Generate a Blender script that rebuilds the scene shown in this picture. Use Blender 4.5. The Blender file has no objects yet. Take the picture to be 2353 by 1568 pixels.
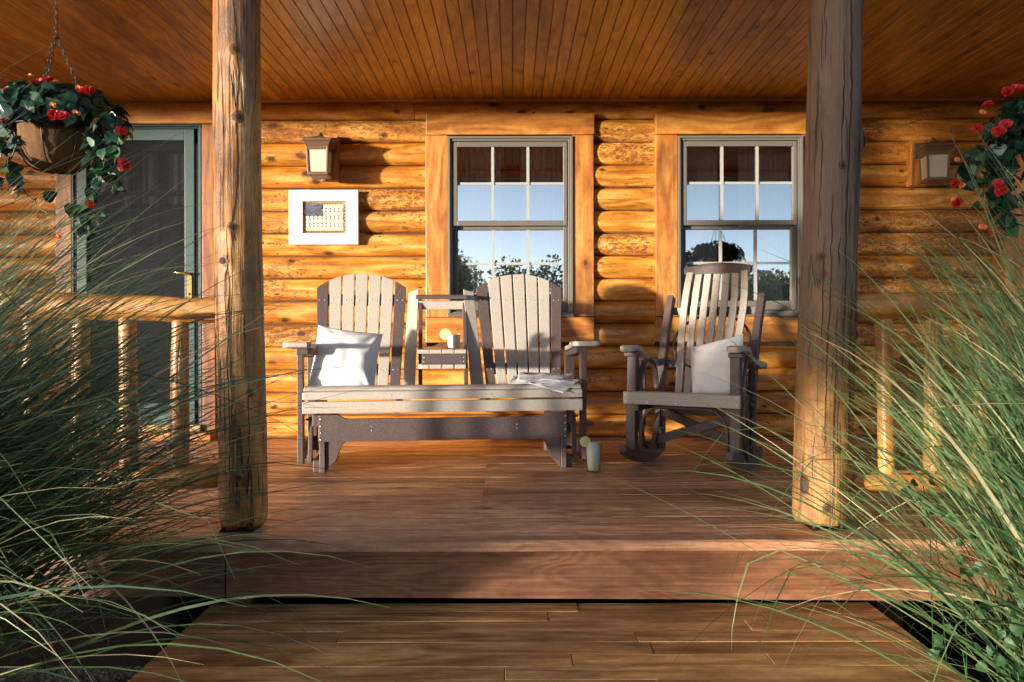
import bpy, math, random
from mathutils import Vector, Matrix, noise as mnoise
R = math.radians
rnd = random.Random(7)
scene = bpy.context.scene
COL = scene.collection

# ------------------------------------------------------------------ light set-up numbers
SUN_AZ = 54.0        # degrees to the left of straight behind the camera
SUN_EL = 1.7
SUN_STRENGTH = 2.0
SKY_STRENGTH = 0.15
EXPOSURE = 2.4
BEAM_BOTTOM = 2.225

# ------------------------------------------------------------------ camera helper: pixel of the 2353 px wide view + depth -> point
CAM_H, FPX = 0.72, 1830.0
def at(x, y, Y):
    return Vector(((x - 1176) * Y / FPX, Y, CAM_H - (y - 760) * Y / FPX))
def wx(x, Y=5.3): return (x - 1176) * Y / FPX
def wz(y, Y=5.3): return CAM_H - (y - 760) * Y / FPX

# ------------------------------------------------------------------ mesh builder
class MB:
    def __init__(s):
        s.v = []; s.f = []; s.p = []; s.m = []; s.sm = []; s.runs = []; s.hold = False
    def add(s, vs, fs, pid=None, mi=0, smooth=False, M=None):
        if pid is None: pid = rnd.random()
        b = len(s.v); fb = len(s.f)
        for v in vs:
            v = Vector(v)
            s.v.append(M @ v if M else v); s.p.append(pid)
        for f in fs:
            s.f.append([i + b for i in f]); s.m.append(mi); s.sm.append(smooth)
        if s.hold and s.runs: s.runs[-1][1] = len(s.v); s.runs[-1][3] = len(s.f)
        else: s.runs.append([b, len(s.v), fb, len(s.f)])
        return b
    def box(s, x0, x1, y0, y1, z0, z1, **k):
        vs = [(x0,y0,z0),(x1,y0,z0),(x1,y1,z0),(x0,y1,z0),(x0,y0,z1),(x1,y0,z1),(x1,y1,z1),(x0,y1,z1)]
        s.add(vs, [(0,3,2,1),(4,5,6,7),(0,1,5,4),(1,2,6,5),(2,3,7,6),(3,0,4,7)], **k)
    def beam(s, p0, p1, w, h, up=(0,0,1), **k):
        p0, p1 = Vector(p0), Vector(p1)
        d = (p1 - p0).normalized(); side = d.cross(Vector(up))
        if side.length < 1e-4: side = d.cross(Vector((0,1,0)))
        side.normalize(); u = side.cross(d).normalized()
        a, b = side * w / 2, u * h / 2
        vs = [p0-a-b, p0+a-b, p0+a+b, p0-a+b, p1-a-b, p1+a-b, p1+a+b, p1-a+b]
        s.add(vs, [(0,1,2,3),(7,6,5,4),(0,4,5,1),(1,5,6,2),(2,6,7,3),(3,7,4,0)], **k)
    def prism(s, poly, fn, t0, t1, **k):
        n = len(poly)
        vs = [fn(a, b, t0) for a, b in poly] + [fn(a, b, t1) for a, b in poly]
        fs = [tuple(range(n))[::-1], tuple(range(n, 2*n))] + [(i, (i+1) % n, n+(i+1) % n, n+i) for i in range(n)]
        s.add(vs, fs, **k)
    def strip(s, path, prof, side=None, closed=False, **k):
        """sweep a rectangle (w along side, h along normal) along a path"""
        w, h = prof
        vs = []; n = len(path); P = [Vector(p) for p in path]
        for i in range(n):
            d = (P[(i+1) % n if closed else min(i+1, n-1)] - P[(i-1) % n if closed else max(i-1, 0)]).normalized()
            sd = Vector(side(i) if callable(side) else side); sd = (sd - d * sd.dot(d)).normalized()
            nn = sd.cross(d)
            ww = w[i] if isinstance(w, list) else w
            a, b = sd * ww / 2, nn * h / 2
            vs += [P[i]-a-b, P[i]+a-b, P[i]+a+b, P[i]-a+b]
        fs = []
        for i in range(n if closed else n-1):
            q, t = 4*i, 4*((i+1) % n)
            for j in range(4): fs.append((q+j, t+j, t+(j+1) % 4, q+(j+1) % 4))
        if not closed: fs += [(0,1,2,3), (4*n-1,4*n-2,4*n-3,4*n-4)]
        s.add(vs, fs, **k)
    def tube(s, path, r, n=8, closed=False, cap=True, smooth=True, **k):
        P = [Vector(p) for p in path]; m = len(P); vs = []
        ref = None
        for i in range(m):
            d = (P[(i+1) % m if closed else min(i+1, m-1)] - P[(i-1) % m if closed else max(i-1, 0)]).normalized()
            if ref is None: ref = d.orthogonal().normalized()
            ref = (ref - d * ref.dot(d)).normalized(); o = d.cross(ref)
            rr = r[i] if isinstance(r, (list, tuple)) else r
            for j in range(n):
                a = 2*math.pi*j/n
                q = rr(i, j) if callable(rr) else rr
                vs.append(P[i] + (ref*math.cos(a) + o*math.sin(a)) * q)
        fs = []
        for i in range(m if closed else m-1):
            for j in range(n):
                q = i*n; t = ((i+1) % m)*n
                fs.append((q+j, q+(j+1) % n, t+(j+1) % n, t+j))
        if cap and not closed: fs += [tuple(range(n))[::-1], tuple(range((m-1)*n, m*n))]
        s.add(vs, fs, smooth=smooth, **k)
    def lathe(s, prof, n=24, M=None, cap=True, smooth=True, **k):
        vs = []
        for r, z in prof:
            for j in range(n):
                a = 2*math.pi*j/n; vs.append((r*math.cos(a), r*math.sin(a), z))
        fs = []
        for i in range(len(prof)-1):
            for j in range(n): fs.append((i*n+j, i*n+(j+1) % n, (i+1)*n+(j+1) % n, (i+1)*n+j))
        if cap: fs += [tuple(range(n))[::-1], tuple(range((len(prof)-1)*n, len(prof)*n))]
        s.add(vs, fs, smooth=smooth, M=M, **k)
    def ball(s, c, r, nu=8, nv=6, sc=(1,1,1), **k):
        vs = []; c = Vector(c)
        for i in range(nv+1):
            t = math.pi*i/nv
            for j in range(nu):
                a = 2*math.pi*j/nu
                vs.append(c + Vector((math.sin(t)*math.cos(a)*sc[0], math.sin(t)*math.sin(a)*sc[1], math.cos(t)*sc[2]))*r)
        fs = [(i*nu+j, (i+1)*nu+j, (i+1)*nu+(j+1) % nu, i*nu+(j+1) % nu) for i in range(nv) for j in range(nu)]
        s.add(vs, fs, smooth=True, **k)
    def grid(s, fn, nu, nv, **k):
        vs = [fn(i/nu, j/nv) for j in range(nv+1) for i in range(nu+1)]
        fs = [(j*(nu+1)+i, j*(nu+1)+i+1, (j+1)*(nu+1)+i+1, (j+1)*(nu+1)+i) for j in range(nv) for i in range(nu)]
        k.setdefault('smooth', True)
        s.add(vs, fs, **k)
    def pieces(s):
        for v0, v1, f0, f1 in s.runs:
            q = MB(); q.v = s.v[v0:v1]; q.p = s.p[v0:v1]; q.f = [[i - v0 for i in f] for f in s.f[f0:f1]]; q.m = s.m[f0:f1]; q.sm = s.sm[f0:f1]; q.runs = [[0, v1-v0, 0, f1-f0]]
            yield q
    def build(s, name, mats, parent=None, bevel=0, seg=2, loc=None, kind=None):
        me = bpy.data.meshes.new(name)
        me.from_pydata([tuple(v) for v in s.v], [], s.f)
        if not isinstance(mats, (list, tuple)): mats = [mats]
        for m in mats: me.materials.append(m)
        me.polygons.foreach_set('material_index', s.m)
        me.polygons.foreach_set('use_smooth', s.sm)
        at_ = me.attributes.new('pid', 'FLOAT', 'POINT'); at_.data.foreach_set('value', s.p)
        me.update()
        o = bpy.data.objects.new(name, me); COL.objects.link(o)
        if parent: o.parent = parent
        if loc: o.location = loc
        if bevel:
            b = o.modifiers.new('Bevel', 'BEVEL'); b.width = bevel; b.segments = seg
            b.limit_method = 'ANGLE'; b.angle_limit = R(35)
        if kind: o['kind'] = kind
        return o

def tag(o, label=None, cat=None, group=None, kind=None):
    if label: o['label'] = label
    if cat: o['category'] = cat
    if group: o['group'] = group
    if kind: o['kind'] = kind
    return o
def empty(name, loc=(0,0,0), rz=0):
    o = bpy.data.objects.new(name, None); COL.objects.link(o)
    o.location = loc; o.rotation_euler = (0, 0, rz); o.empty_display_size = .1
    return o

# ------------------------------------------------------------------ node helper
class NB:
    def __init__(s, name):
        s.mat = bpy.data.materials.new(name); s.mat.use_nodes = True
        s.nt = s.mat.node_tree; s.nt.nodes.clear()
        s.out = s.nt.nodes.new('ShaderNodeOutputMaterial')
    def n(s, t, ins=None, **props):
        nd = s.nt.nodes.new('ShaderNode' + t)
        for k, v in props.items(): setattr(nd, k, v)
        for k, v in (ins or {}).items():
            sock = nd.inputs[k]
            if isinstance(v, bpy.types.NodeSocket): s.nt.links.new(v, sock)
            else: sock.default_value = v
        return nd
    def math(s, op, a, b=0.0, c=0.0, clamp=False):
        return s.n('Math', {0: a, 1: b, 2: c}, operation=op, use_clamp=clamp).outputs[0]
    def vm(s, op, a, b=(0,0,0)):
        return s.n('VectorMath', {0: a, 1: b}, operation=op).outputs[0]
    def noise(s, vec, scale=1, detail=3, rough=.55, dist=0):
        return s.n('TexNoise', {'Vector': vec, 'Scale': scale, 'Detail': detail, 'Roughness': rough, 'Distortion': dist}).outputs['Fac']
    def mapr(s, v, a, b, c=0.0, d=1.0):
        return s.n('MapRange', {0: v, 1: a, 2: b, 3: c, 4: d}, interpolation_type='SMOOTHSTEP').outputs[0]
    def mix(s, f, a, b, mode='MIX'):
        nd = s.n('Mix', {}, data_type='RGBA', blend_type=mode)
        for k, v in ((0, f), (6, a), (7, b)):
            if isinstance(v, bpy.types.NodeSocket): s.nt.links.new(v, nd.inputs[k])
            else: nd.inputs[k].default_value = v if k == 0 else c4(v)
        return nd.outputs[2]
    def ramp(s, f, stops):
        nd = s.n('ValToRGB', {0: f}); cr = nd.color_ramp
        while len(cr.elements) < len(stops): cr.elements.new(.5)
        for e, (p, c) in zip(cr.elements, stops): e.position = p; e.color = c4(c)
        return nd.outputs[0]
    def coords(s, pid=True):
        tc = s.n('TexCoord').outputs['Object']
        if not pid: return tc, None
        p = s.n('Attribute', attribute_name='pid').outputs['Fac']
        off = s.n('CombineXYZ', {0: s.math('MULTIPLY', p, 31.7), 1: s.math('MULTIPLY', p, 17.3), 2: s.math('MULTIPLY', p, 23.9)}).outputs[0]
        return s.vm('ADD', tc, off), p
    def bsdf(s, **k):
        b = s.n('BsdfPrincipled', {x.replace('_', ' '): v for x, v in k.items()})
        s.nt.links.new(b.outputs[0], s.out.inputs[0]); return b
    def bump(s, h, strength=.3, dist=.004):
        return s.n('Bump', {'Height': h, 'Strength': strength, 'Distance': dist}).outputs[0]
def c4(c): return tuple(c) if len(c) == 4 else (*c, 1)

def wood(name, axis, cols, rough=.42, coat=.25, sc=1.0, knot=None, speckle=0, cracks=0, bump=.25, tone=.25, ring=9, patch=None, dirt=0, weather_shade=None, bdist=.004, ringw=.2, fine=.28, g1s=(.7, 11), blotch=0):
    """cols: dark, mid, light. axis: grain direction 0/1/2"""
    b = NB(name); v, p = b.coords()
    def st(al, ac):
        q = [ac]*3; q[axis] = al
        return b.vm('MULTIPLY', v, tuple(x*sc for x in q))
    g1 = b.noise(st(*g1s), 1, 6, .66, .4)
    g2 = b.noise(st(2.5, 120), 1, 3, .6)
    big = b.noise(st(.9, 5), 1, 2, .5, .2)
    rg = b.math('MULTIPLY_ADD', b.math('SINE', b.math('MULTIPLY', big, ring*6.283)), .5, .5)
    f = b.math('ADD', b.math('MULTIPLY', g1, .55), b.math('ADD', b.math('MULTIPLY', rg, ringw), b.math('MULTIPLY', g2, fine)))
    col = b.ramp(f, [(.28, cols[0]), (.5, cols[1]), (.75, cols[2])])
    h = b.math('ADD', b.math('MULTIPLY', g2, .5), b.math('MULTIPLY', rg, .25))
    if patch:        # a second tone in broad soft patches
        pm = b.mapr(b.noise(st(*(patch[3] if len(patch) > 3 else (1.1, 3.2))), 1, 5, .65, .5), patch[1], patch[1] + .16)
        col = b.mix(b.math('MULTIPLY', pm, patch[2]), col, patch[0])
    if blotch:       # uneven stain: small lighter and darker flecks with ragged edges
        q = b.noise(st(7, 17), 1, 6, .74, .5)
        q2 = b.noise(st(24, 46), 1, 3, .6)
        qq = b.math('ADD', b.math('MULTIPLY', q, .65), b.math('MULTIPLY', q2, .35))
        tt = b.n('MapRange', {0: qq, 1: .33, 2: .67, 3: 1 - blotch, 4: 1 + blotch}).outputs[0]
        col = b.mix(1.0, col, b.n('CombineColor', {0: tt, 1: b.math('POWER', tt, 1.25), 2: b.math('POWER', tt, 1.6)}).outputs[0], 'MULTIPLY')
        h = b.math('ADD', h, b.math('MULTIPLY', q, .6))
    if tone:
        t = b.math('MULTIPLY_ADD', b.n('TexWhiteNoise', {'W': b.math('MULTIPLY', p, 91.3)}, noise_dimensions='1D').outputs[0], tone*2, 1-tone)
        col = b.mix(1.0, col, b.n('CombineColor', {0: t, 1: t, 2: t}).outputs[0], 'MULTIPLY')
    if knot:
        ks, kr, th = knot
        wob = b.noise(st(7, 14), 1, 2)
        vv = st(ks*.62, ks)
        vo = b.n('TexVoronoi', {'Vector': vv, 'Scale': 1.0, 'Randomness': 1.0})
        d = b.math('ADD', vo.outputs['Distance'], b.math('MULTIPLY_ADD', wob, .1, -.05))
        sel = b.math('GREATER_THAN', b.n('SeparateColor', {0: vo.outputs['Color']}).outputs[0], th)
        km = b.math('MULTIPLY', b.mapr(d, kr*1.15, kr*.6), sel)
        halo = b.math('MULTIPLY', b.mapr(d, kr*3.2, kr*.8), sel)
        col = b.mix(b.math('MULTIPLY', halo, .4), col, cols[0])
        col = b.mix(b.math('MULTIPLY', km, .85), col, tuple(x*.25 for x in cols[0]))
        h = b.math('SUBTRACT', h, b.math('MULTIPLY', km, .8))
    if cracks:
        cn = b.noise(st(.55, 7.5), 1, 4, .55, .3)
        cm = b.mapr(b.math('ABSOLUTE', b.math('SUBTRACT', cn, .5)), .017, .004)
        gate = b.mapr(b.noise(st(1.3, 4), 1, 2), .46, .56)
        cm = b.math('MULTIPLY', cm, b.math('MULTIPLY', gate, cracks))
        col = b.mix(cm, col, tuple(x*.14 for x in cols[0]))
        h = b.math('SUBTRACT', h, b.math('MULTIPLY', cm, 2.2))
    if speckle:      # brown flakes of inner bark left on the log, denser in some courses
        amt = b.n('TexWhiteNoise', {'W': b.math('MULTIPLY', p, 57.1)}, noise_dimensions='1D').outputs[0]
        pn = b.math('ADD', b.noise(st(.9, 2.4), 1, 3, .6), b.math('MULTIPLY_ADD', amt, .34, -.17))
        sp = b.noise(st(30, 62), 1, 5, .70, .9)
        gatep = b.mapr(pn, .40, .66)
        thr = b.math('MULTIPLY_ADD', gatep, -.22, .70)
        sm = b.n('MapRange', {0: b.math('SUBTRACT', sp, thr), 1: 0.0, 2: .045, 3: 0.0, 4: 1.0}).outputs[0]
        sm = b.math('MULTIPLY', sm, speckle)
        col = b.mix(b.math('MULTIPLY', sm, .80), col, (.15,.045,.010))
        h = b.math('ADD', h, b.math('MULTIPLY', sm, .8))
        # small nicks with a rusty rim
        nk = b.n('TexVoronoi', {'Vector': st(4.2, 11), 'Scale': 1.0})
        nsel = b.math('GREATER_THAN', b.n('SeparateColor', {0: nk.outputs['Color']}).outputs[1], .66)
        nd = b.math('ADD', nk.outputs['Distance'], b.math('MULTIPLY_ADD', b.noise(st(30, 60), 1, 3), .3, -.15))
        nm = b.math('MULTIPLY', b.mapr(nd, .15, .05), nsel)
        col = b.mix(b.math('MULTIPLY', nm, .75), col, (.10, .028, .008))
    if weather_shade:      # greyed wood plus painted shade higher up, with a ragged lower limit
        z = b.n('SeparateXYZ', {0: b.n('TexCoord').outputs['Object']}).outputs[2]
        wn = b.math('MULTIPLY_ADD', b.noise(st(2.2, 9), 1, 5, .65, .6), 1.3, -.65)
        wm = b.mapr(b.math('ADD', z, wn), weather_shade[0], weather_shade[1])
        wc = b.ramp(b.math('ADD', b.math('MULTIPLY', g1, .6), b.math('MULTIPLY', g2, .4)), [(.3, tuple(x*.5 for x in weather_shade[2])), (.65, weather_shade[2])])
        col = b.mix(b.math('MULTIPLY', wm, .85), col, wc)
    if dirt:
        dm = b.mapr(b.noise(st(1.8, 6), 1, 6, .65, .8), .56, .72)
        col = b.mix(b.math('MULTIPLY', dm, dirt), col, tuple(x*.3 for x in cols[0]))
    rr = b.math('MULTIPLY_ADD', g1, .3, rough - .15)
    bn = b.bump(h, bump, bdist)
    b.bsdf(Base_Color=col, Roughness=rr, Coat_Weight=coat, Coat_Roughness=.25, Normal=bn, Coat_Normal=bn)
    return b.mat

def plain(name, col, rough=.5, metal=0, noise=.12, nscale=40, bump=.0, coat=0, **extra):
    b = NB(name); v, p = b.coords()
    n = b.noise(v, nscale, 4, .6)
    t = b.math('MULTIPLY_ADD', n, noise*2, 1-noise)
    c = b.mix(1.0, col, b.n('CombineColor', {0: t, 1: t, 2: t}).outputs[0], 'MULTIPLY')
    k = dict(Base_Color=c, Roughness=rough, Metallic=metal, Coat_Weight=coat, **extra)
    if bump: k['Normal'] = b.bump(n, bump, .002)
    b.bsdf(**k); return b.mat

def poly_lumber(name, col, light):
    b = NB(name); v, p = b.coords()
    sp = b.noise(v, 260, 2, .7); sp2 = b.noise(v, 90, 3, .6); lo = b.noise(v, 5, 2)
    c = b.mix(b.mapr(sp, .50, .72), col, light)
    c = b.mix(b.math('MULTIPLY', b.mapr(sp2, .55, .7), .35), c, tuple(x*.55 for x in col))
    t = b.math('MULTIPLY_ADD', lo, .16, .92)
    c = b.mix(1.0, c, b.n('CombineColor', {0: t, 1: t, 2: t}).outputs[0], 'MULTIPLY')
    b.bsdf(Base_Color=c, Roughness=.48, Normal=b.bump(sp, .12, .001))
    return b.mat

def leafy(name, cols, rough=.5, trans=.25):
    b = NB(name); v, p = b.coords()
    c = b.ramp(p, cols)
    n = b.noise(v, 60, 3)
    t = b.math('MULTIPLY_ADD', n, .5, .75)
    c = b.mix(1.0, c, b.n('CombineColor', {0: t, 1: t, 2: t}).outputs[0], 'MULTIPLY')
    pb = b.n('BsdfPrincipled', {'Base Color': c, 'Roughness': rough})
    tr = b.n('BsdfTranslucent', {'Color': c})
    mx = b.n('MixShader', {0: trans, 1: pb.outputs[0], 2: tr.outputs[0]})
    b.nt.links.new(mx.outputs[0], b.out.inputs[0]); return b.mat

def glass_pane(name, tint=(1,1,1), refl=.3):
    b = NB(name)
    fr = b.n('LayerWeight', {'Blend': .25}).outputs['Fresnel']
    wob = b.n('TexNoise', {'Vector': b.n('TexCoord').outputs['Object'], 'Scale': 2.2, 'Detail': 1.0}).outputs['Fac']
    gl = b.n('BsdfGlossy', {'Color': (1, .94, .85, 1), 'Roughness': 0.0, 'Normal': b.bump(wob, .05, .003)})
    tr = b.n('BsdfTransparent', {'Color': c4(tint)})
    mx = b.n('MixShader', {0: b.math('ADD', fr, refl, clamp=True), 1: tr.outputs[0], 2: gl.outputs[0]})
    b.nt.links.new(mx.outputs[0], b.out.inputs[0]); return b.mat

M = {}
M['log'] = wood('varnished_log', 0, ((.24,.070,.009), (.53,.205,.022), (.76,.41,.11)), rough=.40, coat=.25, speckle=1, cracks=.3, g1s=(2.0, 12), blotch=.30, knot=(4.6,.13,.68), bump=.8, tone=.13, ring=7, dirt=.12)
M['check'] = plain('dark_check_in_wood', (.055,.020,.008), .8, noise=.4, nscale=60)
M['knotring'] = plain('knot_ring', (.25,.085,.015), .5, noise=.3, nscale=80)
M['knotL'] = plain('golden_knot_ring', (.20,.085,.025), .5, noise=.3, nscale=90)
M['knotR'] = plain('brown_knot_ring', (.10,.052,.028), .6, noise=.3, nscale=90)
M['trimx'] = wood('trim_board_across', 0, ((.22,.064,.011), (.43,.155,.022), (.58,.26,.055)), blotch=0.25, rough=.45, coat=.15, knot=(5,.10,.84), bump=.3, tone=.12, ring=8, dirt=.5)
M['trimz'] = wood('trim_board_upright', 2, ((.22,.062,.012), (.43,.155,.024), (.60,.27,.065)), blotch=0.25, rough=.45, coat=.15, knot=(5,.10,.84), bump=.3, tone=.12, ring=8, dirt=.5)
M['jamb'] = wood('door_casing', 2, ((.12,.034,.007), (.26,.083,.014), (.38,.145,.032)), blotch=0.25, rough=.45, coat=.15, bump=.3, tone=.1, ring=9, knot=(5,.1,.9))
M['ceil'] = wood('ceiling_board', 1, ((.27,.105,.008), (.49,.235,.018), (.60,.33,.035)), blotch=0.18, rough=.38, coat=.25, knot=(7.5,.17,.74), bump=.12, tone=.22, ring=10)
M['postL'] = wood('peeled_post', 2, ((.24,.075,.012), (.50,.205,.035), (.66,.36,.11)), blotch=0.4, rough=.46, coat=.12, knot=(5.2,.11,.62), cracks=.7, bump=1.0, bdist=.010, tone=0, ring=4, patch=((.20,.105,.055),.47,.8,(3.0,9)), dirt=.55)
M['postR'] = wood('weathered_post', 2, ((.13,.055,.018), (.36,.155,.035), (.50,.25,.075)), blotch=0.4, rough=.62, coat=.0, knot=(5.2,.11,.62), cracks=.7, bump=1.0, bdist=.010, tone=0, ring=6, patch=((.17,.085,.035),.47,.7,(2.0,10)), dirt=.7, weather_shade=(.45,1.0,(.185,.125,.088)))
M['rail'] = wood('peeled_rail', 0, ((.22,.07,.012), (.47,.20,.04), (.62,.34,.11)), blotch=0.4, rough=.45, coat=.2, knot=(4,.10,.8), cracks=.9, bump=.5, tone=.1, ring=4, dirt=.5)
M['bal'] = wood('peeled_baluster', 2, ((.22,.07,.012), (.46,.20,.04), (.60,.32,.10)), blotch=0.4, rough=.45, coat=.2, knot=(5,.10,.8), cracks=.7, bump=.5, tone=.15, ring=4, dirt=.4)
M['deck'] = wood('deck_board', 0, ((.14,.066,.030), (.55,.265,.118), (.80,.47,.26)), blotch=0.35, rough=.48, coat=.03, knot=(4.5,.08,.86), bump=.35, tone=.30, ring=9, fine=.45, g1s=(1.1, 16), patch=((.17,.10,.075),.50,.7,(.9,12)), dirt=.75)
M['fascia'] = wood('fascia_board', 0, ((.055,.020,.009), (.15,.058,.025), (.27,.115,.055)), blotch=0.25, rough=.55, coat=.0, knot=(3.6,.12,.62), bump=.9, tone=.06, ring=20, ringw=.09, fine=.55, dirt=.5)  # darker than the nosing: shade below the lip put into the colour
M['nosing'] = wood('deck_nosing_board', 0, ((.15,.062,.030), (.42,.195,.095), (.64,.36,.21)), blotch=0.25, rough=.5, coat=.0, knot=(3.6,.09,.75), bump=.9, tone=.04, ring=20, ringw=.09, fine=.55, dirt=.5)  # lighter than the fascia: light on the lip put into the colour
M['walk'] = wood('boardwalk_board', 0, ((.17,.075,.024), (.58,.275,.092), (.82,.48,.19)), blotch=0.3, rough=.42, coat=.1, knot=(4,.10,.84), bump=.35, tone=.20, ring=7, patch=((.16,.10,.05),.52,.5), dirt=.6)
M['moulding'] = plain('pale_moulding', (.62,.34,.12), .5, noise=.1)
M['darkwood'] = plain('roof_underside', (.10,.045,.018), .7)
M['shingle'] = plain('roof_shingle', (.07,.065,.06), .9, noise=.3, nscale=14)
M['frame'] = plain('taupe_window_frame', (.135,.118,.095), .4, noise=.05)
M['framed'] = plain('dark_window_track', (.05,.043,.036), .5, noise=.05)
M['muntin'] = plain('pale_muntin', (.34,.345,.32), .5, noise=.03)
M['teal'] = plain('teal_door_paint', (.050,.088,.080), .35, noise=.06)
M['teald'] = plain('dark_teal_jamb', (.02,.04,.04), .4, noise=.06)
M['inner'] = plain('dark_inner_door', (.03,.03,.028), .5)
M['brass'] = plain('brass', (.62,.40,.13), .28, metal=.9, noise=.1)
M['sill'] = plain('tan_sill_plate', (.36,.24,.09), .4, noise=.15)
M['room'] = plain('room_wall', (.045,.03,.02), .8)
M['curtain'] = plain('sheer_curtain', (.75,.77,.78), .9, noise=.05)
M['lace'] = plain('lace_curtain', (.30,.28,.22), .9, noise=.5, nscale=120)
M['beige'] = poly_lumber('beige_poly_lumber', (.42,.365,.300), (.56,.505,.44))
M['brown'] = poly_lumber('brown_poly_lumber', (.085,.057,.051), (.19,.135,.125))
M['steel'] = plain('steel', (.75,.75,.75), .3, metal=.8, noise=.05)
M['cloth'] = plain('white_cotton', (.80,.785,.76), .85, noise=.04, nscale=300, bump=.08)
M['bronze'] = plain('bronze_lantern', (.17,.10,.055), .42, metal=.35, noise=.25, nscale=60)
M['opal'] = plain('frosted_glass', (.50,.47,.37), .35, noise=.06, nscale=60, Subsurface_Weight=.2)
M['whitepaint'] = plain('white_paint', (.74,.735,.72), .55, noise=.05, nscale=25)
M['tan'] = plain('tan_fabric', (.68,.50,.37), .9, noise=.08, nscale=200)
M['offwhite'] = plain('offwhite_fabric', (.80,.74,.66), .9, noise=.08, nscale=150)
M['twine'] = plain('twine', (.66,.48,.24), .9)
M['void'] = plain('soot_dark_boards', (.004,.003,.003), 1.0, Specular_IOR_Level=0.0)  # painted shade: near-black for the dark under the deck
M['black'] = plain('black_iron', (.007,.006,.0055), .5)
M['coir'] = plain('coir_liner', (.145,.066,.022), .95, noise=.55, nscale=70, bump=.8)
M['leaf'] = leafy('begonia_leaf', [(.0,(.006,.026,.013)), (.45,(.015,.055,.024)), (.8,(.05,.125,.05)), (1.0,(.30,.36,.33))], .35)
M['vine'] = plain('stem_green', (.09,.10,.04), .6)
M['red'] = leafy('red_petal', [(0,(.30,.006,.010)), (.6,(.50,.012,.016)), (1,(.66,.06,.03))], .45, .3)
M['orange'] = leafy('orange_petal', [(0,(.75,.14,.03)), (.5,(.85,.28,.05)), (1,(.85,.45,.12))], .45, .3)
M['grassL'] = leafy('ornamental_grass', [(0,(.026,.070,.030)), (.4,(.085,.145,.056)), (.72,(.20,.26,.12)), (.88,(.34,.35,.17)), (1,(.55,.47,.27))], .42, .3)
M['grassR'] = leafy('ornamental_grass_green', [(0,(.024,.075,.030)), (.4,(.082,.150,.056)), (.75,(.19,.265,.115)), (.90,(.34,.36,.17)), (1,(.55,.47,.27))], .42, .3)
M['weed'] = leafy('weed_leaf', [(0,(.03,.085,.025)), (1,(.08,.17,.05))], .5, .3)
M['treeleaf'] = leafy('tree_leaf', [(0,(.030,.055,.016)), (.5,(.055,.085,.022)), (1,(.12,.13,.035))], .6, .25)
M['woodleaf'] = leafy('wood_leaf', [(0,(.11,.135,.065)), (.5,(.22,.25,.11)), (1,(.38,.37,.19))], .8, .6)
M['bark'] = plain('bark', (.10,.07,.05), .9, noise=.4, nscale=12)
M['pane'] = glass_pane('window_glass', (.95,.97,.97), .50)
M['tumbler'] = glass_pane('tumbler_glass', (.97,.98,.97), .05)
M['lemonade'] = plain('lemonade', (.90,.91,.78), .3, noise=.10, nscale=120, Subsurface_Weight=.4)
M['lemonrind'] = plain('lemon_rind', (.85,.78,.25), .4)

def canton_mat():
    b = NB('canton_cloth'); v, p = b.coords()
    vo = b.n('TexVoronoi', {'Vector': v, 'Scale': 240.0}).outputs['Distance']
    c = b.mix(b.mapr(vo, .34, .22), (.02,.025,.06), (.7,.7,.68))
    b.bsdf(Base_Color=c, Roughness=.9); return b.mat
M['canton'] = canton_mat()
def lemon_mat():
    b = NB('lemon_flesh'); v = b.n('TexCoord').outputs['Object']
    s = b.n('SeparateXYZ', {0: v})
    ang = b.math('ARCTAN2', s.outputs[0], s.outputs[2])
    w = b.math('ABSOLUTE', b.math('SINE', b.math('MULTIPLY', ang, 4.5)))
    c = b.mix(b.mapr(w, .05, .3), (.88,.85,.66), (.78,.72,.28))
    b.bsdf(Base_Color=c, Roughness=.35, Subsurface_Weight=.3); return b.mat
M['lemon'] = lemon_mat()
def screen_mat():
    b = NB('insect_screen')
    d = b.n('BsdfDiffuse', {'Color': (.02,.02,.022,1)})
    t = b.n('BsdfTransparent', {'Color': (1,1,1,1)})
    mx = b.n('MixShader', {0: .80, 1: t.outputs[0], 2: d.outputs[0]})
    b.nt.links.new(mx.outputs[0], b.out.inputs[0]); return b.mat
M['screen'] = screen_mat()
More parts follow.
